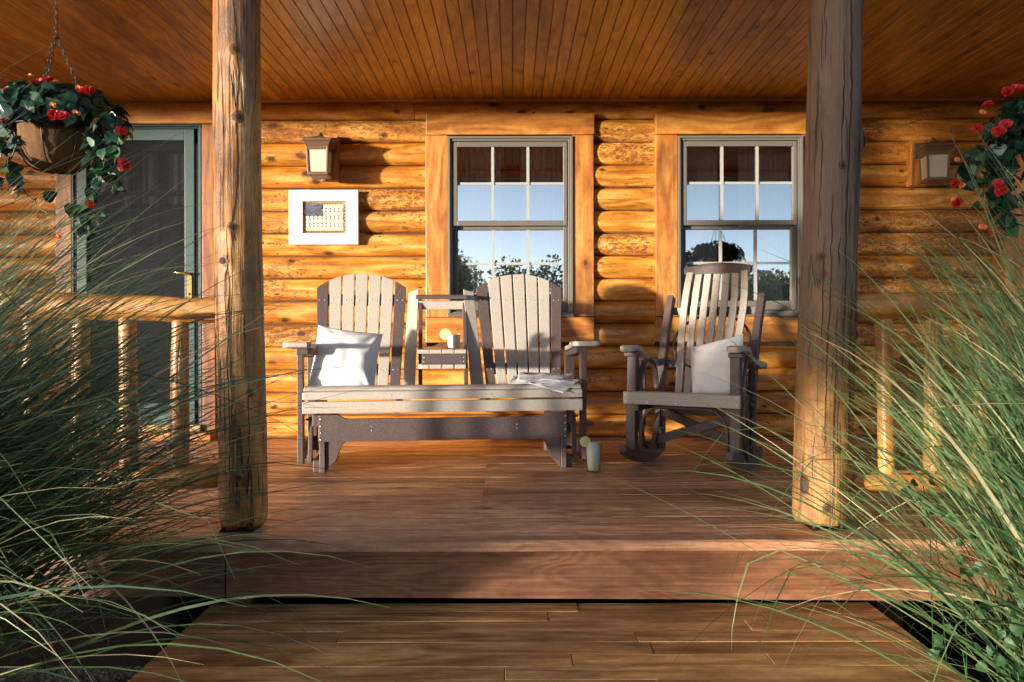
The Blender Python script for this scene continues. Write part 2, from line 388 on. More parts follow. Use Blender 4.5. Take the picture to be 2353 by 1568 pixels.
def paper_mat():
    b = NB('newsprint'); uv = b.n('TexCoord').outputs['UV']
    s = b.n('SeparateXYZ', {0: uv})
    u, v = s.outputs[0], s.outputs[1]
    line = b.math('GREATER_THAN', b.math('FRACT', b.math('MULTIPLY', v, 34)), .55)
    colm = b.math('GREATER_THAN', b.math('FRACT', b.math('MULTIPLY', u, 4.0)), .10)
    wn = b.n('TexNoise', {'Vector': b.vm('MULTIPLY', uv, (70, 34, 1)), 'Scale': 1.0, 'Detail': 1.0}).outputs['Fac']
    word = b.math('GREATER_THAN', wn, .42)
    area = b.math('GREATER_THAN', b.n('TexNoise', {'Vector': b.vm('MULTIPLY', uv, (4, 5, 1)), 'Scale': 1.0, 'Detail': 0.0}).outputs['Fac'], .43)
    ink = b.math('MULTIPLY', b.math('MULTIPLY', line, colm), b.math('MULTIPLY', word, area))
    c = b.mix(b.math('MULTIPLY', ink, .34), (.84,.835,.82), (.10,.10,.10))
    def rect(u0, u1, v0, v1):
        a = b.math('MULTIPLY', b.math('GREATER_THAN', u, u0), b.math('LESS_THAN', u, u1))
        d = b.math('MULTIPLY', b.math('GREATER_THAN', v, v0), b.math('LESS_THAN', v, v1))
        return b.math('MULTIPLY', a, d)
    photo = rect(.10, .42, .55, .86)
    pn = b.n('TexNoise', {'Vector': uv, 'Scale': 9.0, 'Detail': 4.0}).outputs['Fac']
    c = b.mix(photo, c, b.ramp(pn, [(.35,(.02,.015,.015)), (.5,(.25,.07,.04)), (.62,(.6,.5,.42))]))
    head = b.math('MULTIPLY', rect(.50, .86, .72, .86), b.math('GREATER_THAN', b.n('TexNoise', {'Vector': b.vm('MULTIPLY', uv, (26, 12, 1)), 'Scale': 1.0, 'Detail': 1.0}).outputs['Fac'], .5))
    c = b.mix(b.math('MULTIPLY', head, .8), c, (.05,.05,.05))
    b.bsdf(Base_Color=c, Roughness=.85); return b.mat
M['paper'] = paper_mat()
def ground_mat():
    b = NB('garden_ground'); v = b.n('TexCoord').outputs['Object']
    n = b.noise(v, 9, 6, .65); n2 = b.noise(v, .15, 3)
    c = b.mix(b.mapr(b.n('VectorMath', {0: v}, operation='LENGTH').outputs['Value'], 9, 16), b.mix(n, (.010,.006,.004), (.028,.018,.011)), b.mix(n, (.03,.05,.015), (.07,.09,.03)))
    b.bsdf(Base_Color=c, Roughness=.95, Normal=b.bump(n, .8, .03)); return b.mat
M['ground'] = ground_mat()

# ================================================================== SETTING
g = MB(); g.box(-900, 900, -900, 900, -1.5, -.52)
g.build('ground', M['ground'], kind='structure')

# deck boards run along the wall
dk = MB(); y = 2.80; W = .1385
row = 0
while y < 5.40:
    joints = [-6.2] + sorted([-.13 + rnd.uniform(-.004, .004)] if row % 3 else []) + ([-3.9 + rnd.uniform(-.5,.5), 3.6 + rnd.uniform(-.5,.5)]) + [6.2]
    for a, b_ in zip(joints, joints[1:]):
        dk.box(a + .0007, b_ - .0007, y + .0042, y + W - .0042, -.036, rnd.uniform(-.0012, .0004))
    y += W; row += 1
dk.build('porch_deck', M['deck'], bevel=.0045, kind='structure')
# nosing: thick front board with a slightly wavy edge
ns = MB()
def nose(u, v):
    x = -6.2 + 12.4*u
    wv = .006*mnoise.noise(Vector((x*.9, 0, 3))) + .0025*mnoise.noise(Vector((x*6, 1, 3)))
    ring = [(2.800,-.040),(2.734+wv,-.0395+wv*.3),(2.729+wv,-.036),(2.729+wv,-.007),(2.736+wv,-.0010),(2.7985,0.0)]
    q = ring[min(int(round(v*5)), 5)]
    return (x, q[0], q[1])
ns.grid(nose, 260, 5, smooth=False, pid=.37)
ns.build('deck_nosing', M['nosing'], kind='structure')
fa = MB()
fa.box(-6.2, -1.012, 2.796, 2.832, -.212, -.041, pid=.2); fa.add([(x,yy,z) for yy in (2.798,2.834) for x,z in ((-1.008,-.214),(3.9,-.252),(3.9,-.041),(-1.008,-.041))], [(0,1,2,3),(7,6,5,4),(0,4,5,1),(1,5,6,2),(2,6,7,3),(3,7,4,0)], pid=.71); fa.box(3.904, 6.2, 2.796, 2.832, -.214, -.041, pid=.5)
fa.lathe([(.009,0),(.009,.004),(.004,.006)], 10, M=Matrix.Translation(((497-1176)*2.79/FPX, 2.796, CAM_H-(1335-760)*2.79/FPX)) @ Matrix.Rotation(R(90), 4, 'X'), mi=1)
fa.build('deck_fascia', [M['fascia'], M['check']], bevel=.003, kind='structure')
jo = MB()
for x in (-5, -3.4, -1.02, 1.3, 3.2, 5): jo.box(x, x+.09, 2.84, 2.93, -1.0, -.05)
jo.build('deck_footing', M['darkwood'], kind='structure')
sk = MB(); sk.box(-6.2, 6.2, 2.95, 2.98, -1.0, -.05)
sk.build('deck_skirt', M['void'], kind='structure')  # black sheet added to stand for the shade below the deck
# lower boardwalk
wk = MB(); y = 2.826; i = 0
while y > .6:
    js = [-1.066, rnd.uniform(-.7, .2), rnd.uniform(.3, 1.0), 1.262] if i % 2 else [-1.066, rnd.uniform(-.3, .8), 1.262]
    for a, b_ in zip(js, js[1:]):
        wk.box(a + .0008, b_ - .0008, y - .0880, y - .0012, -.285, -.2465 + rnd.uniform(-.0006, .0006))
    y -= .0892; i += 1
wk.build('boardwalk', M['walk'], bevel=.002, kind='structure')
ws = MB()
ws.box(-1.05, 1.25, .62, 2.80, -.50, -.287)
ws.build('boardwalk_frame', M['darkwood'], kind='structure')

# ================================================================== CABIN
cabin = empty('log_cabin', (0, 5.3, 0))
tag(cabin, 'varnished log cabin with orange logs, board ceiling, two sash windows and a screen door', 'cabin')
CB = Vector((0, 5.3, 0))
def part(mb, name, mat, parent=cabin, bevel=0, off=CB, split=False):
    """mesh given in world numbers, stored relative to the cabin's base"""
    mb.v = [v - off for v in mb.v]
    if split: return [q.build(name, mat, parent, bevel) for q in mb.pieces()]
    return mb.build(name, mat, parent, bevel)

lw = MB()
LOGH = .1522; ZT = 2.1345
def log_span(x0, x1, z0, z1, pid, bulge=.060, yb=5.366):
    nx = max(4, int((x1 - x0)/.035)); nz = 12
    def S(x, t, out=0.0):
        zz = (z0+z1)/2 + (z1-z0)/2*math.sin(t)
        c = max(0, math.cos(t))**.85
        w = mnoise.noise(Vector((x*1.1, pid*50, 0)))*.007 + mnoise.noise(Vector((x*5, t*1.6, pid*50)))*.0034 + mnoise.noise(Vector((x*19, t*6, pid*50)))*.0014
        zz += mnoise.noise(Vector((x*.8, pid*20, 9)))*.0035*(1 if abs(math.sin(t)) > .5 else .5)
        return Vector((x, yb - c*(bulge + w) - out*math.cos(t), zz + out*math.sin(t)))
    lw.grid(lambda u, v: S(x0 + (x1-x0)*u, -math.pi/2 + math.pi*v), nx, nz, pid=pid)
    if x1 < -4 or x0 > 4: return
    L = x1 - x0; rg = random.Random(int(pid*1e6))
    for _ in range(int(L*rg.uniform(2.0, 4.5)) + 1):          # drying checks
        cl = min(L*.7, rg.triangular(.06, .7, .18)); xs = rg.uniform(x0+.01, x1-.02-cl); t0 = rg.gauss(0, .55); sl = rg.gauss(0, .35); wd = rg.uniform(.004, .013)*.7
        vs = []; m = max(5, int(cl/.02))
        for k in range(m+1):
            q = k/m; t = t0 + sl*(q-.5)*cl*1.6 + .05*mnoise.noise(Vector((q*cl*14, pid*9, t0*5)))
            hw = wd*math.sin(math.pi*q)**.6*(.55 + .45*mnoise.noise(Vector((q*cl*40, 3, t0*7)))) + .002
            t = max(-1.2, min(1.2, t)); vs += [S(xs+cl*q, t-hw, .0009), S(xs+cl*q, t+hw, .0009)]
        lw.add(vs, [(2*k, 2*k+2, 2*k+3, 2*k+1) for k in range(m)], mi=1, pid=pid)
    for _ in range(int(rg.random()*L*1.8 + .35)):              # knots
        xk = rg.uniform(x0+.04, x1-.04); tk = rg.gauss(0, .5); r = rg.uniform(.007, .017)
        for rr, mi_, oo in ((r*1.7, 2, .0007), (r, 1, .0016)):
            vs = [S(xk, tk, oo)] + [S(xk + rr*1.5*math.cos(a)*(1+.25*rg.uniform(-1,1)), tk + rr/.075*math.sin(a)*(1+.25*rg.uniform(-1,1)), oo) for a in [2*math.pi*k/11 for k in range(11)]]
            lw.add(vs, [(0, 1+(k+1) % 11, 1+k) for k in range(11)], mi=mi_, pid=pid)
    for _ in range(int(L*rg.uniform(2, 9))):                   # chisel nicks and bark flecks
        xk = rg.uniform(x0+.03, x1-.03); tk = rg.gauss(0, .6); r = rg.uniform(.0025, .007); st_ = rg.uniform(1, 3.2)
        vs = [S(xk, tk, .0008)] + [S(xk + r*st_*math.cos(a)*rg.uniform(.6,1.3), tk + r/.075*math.sin(a)*rg.uniform(.6,1.3), .0008) for a in [2*math.pi*k/8 for k in range(8)]]
        lw.add(vs, [(0, 1+(k+1) % 8, 1+k) for k in range(8)], mi=rg.choice((1,2,2)), pid=pid)
for k in range(14):
    zt = ZT - LOGH*k; zb = zt - LOGH
    zt += rnd.uniform(-.003, .003); zb += .0022; zt -= .0022
    base = (k*.618 + .11) % 1
    if zb > .60: spans = [(-6.2, -3.03), (-1.97, -.572), (.546, .955), (2.03, 3.28), (3.42, 6.2)]
    else: spans = [(-6.2, -3.03), (-1.97, 3.28), (3.42, 6.2)]
    for j, (a, b_) in enumerate(spans):
        log_span(a, b_, zb, zt, (base + j*.29 + .07*rnd.random()) % 1, bulge=.061 + rnd.uniform(-.005, .005))
# top plate log, two lengths
for a, b_, pid in ((-1.97, -.652, .13), (-.648, 3.28, .83), (3.42, 6.2, .4)):
    log_span(a, b_, ZT + .002, 2.262, pid, bulge=.052)
part(lw, 'log_wall', [M['log'], M['check'], M['knotring']])
dkb = MB(); dkb.box(-6.2, -2.95, 5.372, 5.40, 0, 2.3); dkb.box(-2.03, -.46, 5.372, 5.40, 0, 2.3); dkb.box(.44, 1.07, 5.372, 5.40, 0, 2.3); dkb.box(1.96, 6.2, 5.372, 5.40, 0, 2.3); dkb.box(-.46, .44, 5.372, 5.40, 0, .80); dkb.box(1.07, 1.96, 5.372, 5.40, 0, .80); dkb.box(-.46, .44, 5.372, 5.40, 2.03, 2.3); dkb.box(1.07, 1.96, 5.372, 5.40, 2.03, 2.3); dkb.box(-2.95,-2.03,5.372,5.40,2.12,2.3)
part(dkb, 'wall_core', M['darkwood'])

# ceiling
ce = MB(); x = -6.2; BW = .0640
while x < 6.2:
    pid = rnd.random()
    x1 = x + BW
    for a, b_, za, zb in ((x, x+.0035, 2.268, 2.2605), (x+.0035, x1-.0035, 2.2605, 2.2605), (x1-.0035, x1, 2.2605, 2.268)):
        ce.add([(a,2.40,za),(b_,2.40,zb),(b_,5.36,zb),(a,5.36,za)], [(0,3,2,1)], pid=pid)
    x = x1
part(ce, 'porch_ceiling', M['ceil'])
rf = MB()
rf.prism([(2.28, 2.268), (2.28, 2.40), (5.5, 3.6), (5.5, 2.27)], lambda a, b_, t: (t, a, b_), -6.4, 6.4)
part(rf, 'roof', M['shingle'])
bm = MB(); bm.box(-6.2, 6.2, 2.80, 2.99, BEAM_BOTTOM, 2.259)
part(bm, 'porch_beam', M['trimx'], bevel=.01)
mo = MB()
def mould(u, v):
    x = -1.968 + 8.1*u; a = v*math.pi/2
    w = .0018*mnoise.noise(Vector((x*7, 0, 0)))
    return Vector((x, 5.33 - .032*math.cos(a) + w, 2.2598 - .014*math.sin(a) + w))
mo.grid(mould, 200, 4, pid=.5)
part(mo, 'ceiling_moulding', M['moulding'])
mo2 = MB()
mo2.box(-2.98, -1.97, 5.288, 5.32, 2.249, 2.2596)
part(mo2, 'ceiling_moulding', M['moulding'])

# ---------------- windows
def ring(mb, x0, x1, z0, z1, w, y0, y1, wt=None, wb=None, **k):
    wt = wt or w; wb = wb or w
    mb.box(x0, x0+w, y0, y1, z0, z1, **k); mb.box(x1-w, x1, y0, y1, z0, z1, **k)
    mb.box(x0+w, x1-w, y0, y1, z1-wt, z1, **k); mb.box(x0+w, x1-w, y0, y1, z0, z0+wb, **k)
def window(tx0, tx1, fx0, fx1, hx0, hx1, curt):
    zt, zb = wz(315), wz(727)
    wn = MB()     # frame: outer step + inner track
    ring(wn, fx0, fx1, zb, zt, .016, 5.272, 5.44, pid=.3)
    ring(wn, fx0+.0162, fx1-.0162, zb+.0162, zt-.0162, .014, 5.284, 5.44, pid=.3)
    wo = part(wn, 'window', M['frame'], bevel=.002)
    tr = MB(); ring(tr, fx0+.0304, fx1-.0304, zb+.0304, zt-.0304, .010, 5.300, 5.43, pid=.3)
    part(tr, 'track', M['framed'], wo)
    sl = MB(); sl.box(fx0-.004, fx1+.004, 5.258, 5.2718, zb-.006, zb+.02)
    part(sl, 'sill', M['frame'], wo, bevel=.003)
    x0, x1 = fx0 + .036, fx1 - .036
    zm = wz(514)
    up = MB(); ring(up, x0, x1, zm-.016, zt-.034, .026, 5.290, 5.322, wt=.034, wb=.034, pid=.3)
    us = part(up, 'upper_sash', M['frame'], wo, bevel=.003)
    lo = MB(); ring(lo, x0-.004, x1+.004, zb+.030, zm-.0165, .030, 5.332, 5.362, wt=.022, wb=.070, pid=.3)
    ls = part(lo, 'lower_sash', M['frame'], wo, bevel=.003)
    for sash, gx0, gx1, gz0, gz1, gy, bar in ((us, x0+.026, x1-.026, wz(507), wz(336), 5.309, wz(422)), (ls, x0+.026, x1-.026, wz(691), wz(522.5), 5.349, wz(605))):
        pn = MB(); pn.add([(gx0,gy,gz0),(gx1,gy,gz0),(gx1,gy,gz1),(gx0,gy,gz1)], [(0,1,2,3)])
        part(pn, 'pane', M['pane'], sash)
        mu = MB(); wv = (gx1-gx0)/3
        for i in (1, 2): mu.box(gx0+wv*i-.0095, gx0+wv*i+.0095, gy-.010, gy-.004, gz0, gz1, pid=.1)
        mu.box(gx0, gx1, gy-.0035, gy-.001, bar-.0085, bar+.0085, pid=.1)
        part(mu, 'muntin', M['muntin'], sash, split=True)
    # casing boards
    zh0, zh1, za = wz(312), wz(262), wz(787)
    cs = MB(); cs.box(tx0+.002, fx0-.001, 5.286, 5.362, zb-.004, zh0); cs.box(fx1+.001, tx1-.002, 5.286, 5.362, zb-.004, zh0)
    part(cs, 'side_casing', M['trimz'], wo, bevel=.004, split=True)
    hd = MB(); hd.box(hx0, hx1, 5.276, 5.362, zh0+.001, zh1, pid=rnd.random())
    part(hd, 'head_casing', M['trimx'], wo, bevel=.005)
    ap = MB(); ap.box(tx0+.001, tx1-.001, 5.282, 5.362, za, zb-.007)
    part(ap, 'apron', M['trimx'], wo, bevel=.004)
    # curtains inside
    for (c0, c1) in curt:
        cu = MB()
        def cf(u, v, c0=c0, c1=c1):
            xx = c0 + (c1-c0)*u
            return Vector((xx, 5.50 + .018*math.sin(u*(c1-c0)/.035*6.28) + .012*mnoise.noise(Vector((xx*9, v*2, 0))), zb - .05 + (zt-zb+.1)*v))
        cu.grid(cf, 40, 6)
        part(cu, 'curtain', M['curtain'], wo)
    return wo
W1 = window(wx(978), wx(1365), wx(1030), wx(1316), wx(980), wx(1366), [(wx(1020), wx(1150)), (wx(1198), wx(1330))])
W2 = window(wx(1505), wx(1893), wx(1557), wx(1843), wx(1506), wx(1893), [(wx(1545), wx(1668)), (wx(1716), wx(1850))])
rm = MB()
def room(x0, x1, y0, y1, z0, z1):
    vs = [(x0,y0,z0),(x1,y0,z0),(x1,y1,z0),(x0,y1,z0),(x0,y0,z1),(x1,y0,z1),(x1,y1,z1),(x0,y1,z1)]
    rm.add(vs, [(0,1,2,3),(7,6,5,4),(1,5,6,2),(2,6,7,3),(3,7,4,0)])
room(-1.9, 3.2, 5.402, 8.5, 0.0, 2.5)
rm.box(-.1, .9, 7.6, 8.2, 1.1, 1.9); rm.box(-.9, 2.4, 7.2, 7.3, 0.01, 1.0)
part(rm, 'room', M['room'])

# right-hand far casing
rc = MB(); rc.box(3.28, 3.42, 5.286, 5.40, 0, 2.26)
part(rc, 'corner_board', M['trimz'], bevel=.004)

# ---------------- door
dj = MB()
dj.box(-3.03, -2.925, 5.290, 5.40, 0.03, 2.097); dj.box(-2.058, -1.972, 5.290, 5.40, 0.03, 2.097)
dr = MB()
ring(dr, -2.922, -2.060, .06, 2.095, .012, 5.288, 5.42, pid=.2)
ring(dr, -2.908, -2.074, .075, 2.081, .012, 5.300, 5.42, pid=.2)
door = part(dr, 'door', M['teald'], bevel=.002)
part(dj, 'side_casing', M['jamb'], door, bevel=.004, split=True)
hb = MB(); hb.box(-3.03, -1.972, 5.284, 5.40, 2.1, 2.247)
part(hb, 'head_casing', M['trimx'], door, bevel=.006)
sd = MB(); ring(sd, -2.893, -2.110, .095, 2.066, .066, 5.296, 5.325, wt=.075, wb=.15, pid=.2)
sdo = part(sd, 'screen_frame', M['teal'], door, bevel=.004)
sc_ = MB(); sc_.add([(-2.827,5.312,.245),(-2.176,5.312,.245),(-2.176,5.312,1.991),(-2.827,5.312,1.991)], [(0,1,2,3)])
part(sc_, 'insect_screen', M['screen'], door)
ind = MB()
ind.box(-2.90, -2.10, 5.385, 5.42, .08, 1.30)
ind.box(-2.90, -2.78, 5.385, 5.42, 1.302, 2.06); ind.box(-2.22, -2.10, 5.385, 5.42, 1.302, 2.06); ind.box(-2.778, -2.222, 5.385, 5.42, 1.94, 2.06)
for xx in (-2.585, -2.40): ind.box(xx-.014, xx+.014, 5.380, 5.415, 1.302, 1.94)
ind.box(-2.778, -2.222, 5.378, 5.4145, 1.645, 1.675)
part(ind, 'inner_door', M['inner'], door, bevel=.003)
la = MB()
def lf(u, v):
    xx = -2.77 + .54*u
    zb = 1.575 + .018*abs(math.sin(u*math.pi*7))
    return Vector((xx, 5.428 + .006*math.sin(u*60), zb + (1.93-zb)*v))
la.grid(lf, 80, 6)
part(la, 'lace_curtain', M['lace'], door)
back = MB(); back.box(-2.95, -2.03, 5.50, 5.52, 0, 2.2)
part(back, 'door_recess', M['room'], door)
hp = MB()
hx = wx(436.5); hp.prism([(hx+.017*math.cos(a)+0, (1.078 if math.sin(a) > 0 else .918) + .017*math.sin(a)) for a in [i*math.pi/8 for i in range(16)]], lambda a, b_, t: (a, t, b_), 5.286, 5.2955)
h1 = part(hp, 'handle', M['brass'], sdo)
lv = MB(); zc = wz(628)
lv.tube([(hx, 5.29, zc), (hx, 5.255, zc)], .009, 10)
lv.tube([(hx+.005, 5.252, zc), (hx-.02, 5.249, zc+.002), (hx-.05, 5.248, zc+.003), (hx-.075, 5.25, zc+.008), (hx-.092, 5.255, zc+.006)], [.009,.008,.0065,.006,.0045], 10)
lk = MB(); lk.ball((hx, 5.284, .968), .007); part(lk, 'keyhole', M['bronze'], h1)
part(lv, 'lever', M['brass'], h1)
th = MB(); th.box(-3.03, -1.97, 5.20, 5.36, .002, .058)
part(th, 'threshold', M['trimx'], door, bevel=.006)
st_ = MB(); st_.box(-2.92, -2.062, 5.262, 5.2875, .0585, .102)
part(st_, 'sill_plate', M['sill'], door, bevel=.002)

# ================================================================== POSTS AND RAILS
def post(name, p0, p1, r0, r1, mat, label, seed, bumps, checks, ringm):
    o = empty(name, (p0[0], p0[1], 0))
    mb = MB(); n = 56; m = 160; vs = []
    B = Vector((p0[0], p0[1], 0)); H = p1[2] - p0[2]
    def SP(a, z, out=0.0):
        t = (z - p0[2])/H; c = Vector(p0).lerp(Vector(p1), t) - B
        c.x += .006*math.sin(t*5+seed); r = r0 + (r1-r0)*t
        q = r*(1 + .022*mnoise.noise(Vector((math.cos(a)*1.2+seed*9, math.sin(a)*1.2, z*1.6))) + .018*mnoise.noise(Vector((math.cos(a)*3+seed, math.sin(a)*3, z*5))) + .010*mnoise.noise(Vector((math.cos(a)*8, math.sin(a)*8+seed, z*14))))
        for (bz, ba, br, bh) in bumps:
            da = math.atan2(math.sin(a-ba), math.cos(a-ba))
            q += bh*math.exp(-((z-bz)/br)**2 - (da*r/br)**2)
        q += out
        if z - p0[2] < .03: q -= .006*(1 - (z - p0[2])/.03)
        return c + Vector((math.cos(a)*q, math.sin(a)*q, 0))
    for i in range(m+1):
        for j in range(n): vs.append(SP(2*math.pi*j/n, p0[2] + H*i/m))
    rg = random.Random(int(seed*100))
    def check(a0, z0, z1, wd, wander):
        k = max(6, int((z1-z0)/.02)); q_ = []
        for i in range(k+1):
            q = i/k; z = z0 + (z1-z0)*q
            a = a0 + wander*mnoise.noise(Vector((q*(z1-z0)*2.4, seed, a0))) + .06*mnoise.noise(Vector((z*22, seed, a0)))
            hw = wd*(.45 + .55*abs(mnoise.noise(Vector((z*14, a0*3, seed)))))*math.sin(math.pi*q)**.4 + .006
            q_ += [SP(a-hw, z, .0010), SP(a+hw, z, .0010)]
        mb.add(q_, [(2*i, 2*i+1, 2*i+3, 2*i+2) for i in range(k)], mi=1, pid=.5)
    for a0, z0, z1, wd, wander in checks: check(a0, z0, z1, wd, wander)
    for _ in range(34):
        z0 = rg.uniform(.06, 1.95); check(rg.uniform(-2.9, -.2), z0, z0 + rg.triangular(.05, .5, .12), rg.uniform(.010, .030), .10)
    for (bz, ba, br, bh) in bumps:
        for rr, mi_, oo in ((br*.75, 2, .0012), (br*.36, 1, .0024)):
            w_ = [SP(ba, bz, oo)] + [SP(ba + rr/r0*math.cos(t)*rg.uniform(.8,1.2), bz + rr*1.15*math.sin(t)*rg.uniform(.8,1.2), oo) for t in [2*math.pi*k/14 for k in range(14)]]
            mb.add(w_, [(0, 1+k, 1+(k+1) % 14) for k in range(14)], mi=mi_, pid=.5)
    fs = [(i*n+j, i*n+(j+1) % n, (i+1)*n+(j+1) % n, (i+1)*n+j) for i in range(m) for j in range(n)]
    fs += [tuple(range(n))[::-1]]
    mb.add(vs, fs, pid=seed*.13 % 1, smooth=True)
    mb.build('trunk', [mat, M['check'], ringm], o)
    bs = MB(); bs.box(-.062, .062, -.062, .062, .001, .006); bs.box(-.018, .018, -.018, .018, .006, p0[2]+.02)
    for sx in (-.05, .05): bs.lathe([(.010,.006),(.010,.02),(.006,.02),(.006,.03)], 8, M=Matrix.Translation((sx, -.05, 0)))
    bs.build('post_base', M['black'], o, bevel=.001)
    tag(o, label, 'post', 'log posts holding up the porch roof')
    return o
post('log_post', (-.990, 2.915, .022), (-.998, 2.90, BEAM_BOTTOM+.01), .086, .082, M['postL'], 'smooth peeled golden log post left of the glider, between railing and wall art', 1.7,
     [(1.48, -1.2, .025, .010), (1.09, -1.5, .02, .008), (.97,-1.9,.03,.006), (.50,-.9,.02,.007), (.2,-1.4,.025,.008), (1.72,-1.3,.025,.007)],
     [(-1.35, .95, 2.1, .035, .55), (-1.75, .1, .95, .035, .3), (-1.05, .05, .6, .025, .2)], M['knotL'])
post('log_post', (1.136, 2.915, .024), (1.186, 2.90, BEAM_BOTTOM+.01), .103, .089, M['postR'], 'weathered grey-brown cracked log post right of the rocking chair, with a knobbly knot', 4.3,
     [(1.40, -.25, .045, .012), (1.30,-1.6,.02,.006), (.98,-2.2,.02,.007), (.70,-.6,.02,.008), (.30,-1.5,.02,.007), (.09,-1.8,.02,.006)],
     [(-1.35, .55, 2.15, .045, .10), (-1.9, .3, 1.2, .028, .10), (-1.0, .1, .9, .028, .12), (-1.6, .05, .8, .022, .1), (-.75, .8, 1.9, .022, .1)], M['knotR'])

def logrod(mb, p0, p1, r0, r1, seed, n=16, m=30, wob=.006, taper=0):
    P = [Vector(p0).lerp(Vector(p1), i/m) for i in range(m+1)]
    path = [p + Vector((0, wob*mnoise.noise(Vector((i*.13, seed, 0))), wob*mnoise.noise(Vector((i*.13, seed, 7))))) for i, p in enumerate(P)]
    rad = []
    for i in range(m+1):
        t = i/m; r = r0 + (r1-r0)*t
        if taper: r *= 1 - .5*max(0, 1 - t/.05)*taper - .5*max(0, 1 - (1-t)/.05)*taper
        rad.append((lambda r: (lambda i, j: r*(1 + .05*mnoise.noise(Vector((i*.35, j*.6, seed*3))))))(r))
    mb.tube(path, rad, n, pid=(seed*.377) % 1)
def railing(name, xa, xb, bal_x, label, zt0, zt1, zb0, zb1, rt=.052):
    o = empty(name, ((xa+xb)/2, 2.93, 0)); off = Vector(((xa+xb)/2, 2.93, 0))
    def add(nm, mat, p0, p1, r0, r1, seed, **k):
        mb = MB(); logrod(mb, Vector(p0)-off, Vector(p1)-off, r0, r1, seed, **k); return mb.build(nm, mat, o)
    add('top_rail', M['rail'], (xa, 2.93, zt0), (xb, 2.93, zt1), rt, rt*.88, 3.1+xa, m=60)
    add('bottom_rail', M['rail'], (xa, 2.93, zb0), (xb, 2.93, zb1), .042, .047, 5.3+xa, m=60, taper=.6)
    for k, bx in enumerate(bal_x):
        s_ = (bx - xa)/(xb - xa); zt = zt0 + (zt1-zt0)*s_; zb = zb0 + (zb1-zb0)*s_
        add('baluster', M['bal'], (bx, 2.93+rnd.uniform(-.006,.006), zb+.025), (bx+rnd.uniform(-.008,.008), 2.93, zt-.03), .033+rnd.uniform(-.003,.004), .030, 9.7+k*1.3+xa, m=24, wob=.005)
    tag(o, label, 'railing', 'log railings along the porch edge')
    return o
railing('log_railing', -1.98, -1.052, [-1.225-.183*i for i in range(5)], 'sunlit log railing left of the golden post, behind the left grass', .826, .795, .175, .19)
railing('log_railing', 1.225, 4.6, [1.375+.178*i for i in range(17)], 'shaded log railing right of the weathered post, behind the right grass', .80, .84, .165, .15)

# ================================================================== GLIDER BENCH
glider = empty('glider_bench', (-.347, 4.10, 0), R(6))
tag(glider, 'two-seat beige and brown glider bench with fan backs and a middle console', 'glider bench')
def screws(mb, pts, n=(0,-1,0), r=.0042):
    nv = Vector(n).normalized(); q = nv.to_track_quat('Z', 'Y').to_matrix().to_4x4()
    for p in pts: mb.lathe([(r, -.002), (r, .0012), (r*.5, .0022)], 8, M=Matrix.Translation(p) @ q, pid=.5)
def gp(name, mb, mat, bevel=.003, parent=None, split=False, root=None):
    if split: return [q.build(name, mat, parent or root or glider, bevel) for q in mb.pieces()][0]
    return mb.build(name, mat, parent or root or glider, bevel)
# base
for sx in (-1, 1):
    e = .634*sx; lo_, hi_ = min(e, e-.028*sx), max(e, e-.028*sx); l2, h2 = min(e+.002*sx, e+.034*sx), max(e+.002*sx, e+.034*sx)
    b = MB(); b.box(lo_, hi_, .0, .09, .002, .158, pid=.3); gp('front_leg', b, M['brown'])
    b = MB()
    pr = [(e-.029*sx, .158), (e-.029*sx, .004), (e-.05*sx, .028), (e-.083*sx, .062), (e-.098*sx, .105), (e-.112*sx, .136), (e-.132*sx, .158)]
    b.prism(pr if sx < 0 else pr[::-1], lambda a, c, t: (a, t, c), .012, .036, pid=.3); gp('leg_bracket', b, M['brown'])
    b = MB(); b.box(l2, h2, .02, .62, .002, .062, pid=.4); gp('floor_runner', b, M['brown'])
    b = MB(); b.box(lo_, hi_, .58, .64, .002, .30, pid=.4); gp('rear_leg', b, M['brown'])
    b = MB(); b.box(l2, h2, .0, .62, .235, .295, pid=.4); gp('side_rail', b, M['brown'])
b = MB()
ol = [(-.634, .160), (.634, .160), (.634, .297), (.535, .297), (.525, .288), (.505, .278), (.48, .275), (-.48, .275), (-.505, .278), (-.525, .288), (-.535, .297), (-.634, .297)]
b.prism(ol, lambda a, c, t: (a, t, c), -.024, -.001, pid=.6)
fr = gp('front_board', b, M['brown'], .0025)
s = MB(); screws(s, [(sx*.624, -.0245, z) for sx in (-1,1) for z in (.172,.206,.24,.276)] + [(sx*.37, -.0245, z) for sx in (-1,1) for z in (.216,.236)])
gp('screw', s, M['steel'], 0, split=True)
b = MB(); b.box(-.63, .63, .58, .60, .10, .155, pid=.2); b.box(-.56, .56, .30, .306, .118, .123)
gp('rear_stretcher', b, M['brown'])
for sx in (-1, 1):
    for v0, v1 in ((.10, .06), (.50, .46)):
        b = MB(); b.beam((sx*.688, v0, .275), (sx*.688, v1, .045), .02, .042, up=(0,1,0), pid=.4)
        for (vv, zz) in ((v0, .262), (v1, .06)): b.tube([(sx*.665, vv, zz), (sx*.715, vv, zz)], .006, 8)
        gp('swing_arm', b, M['brown'])
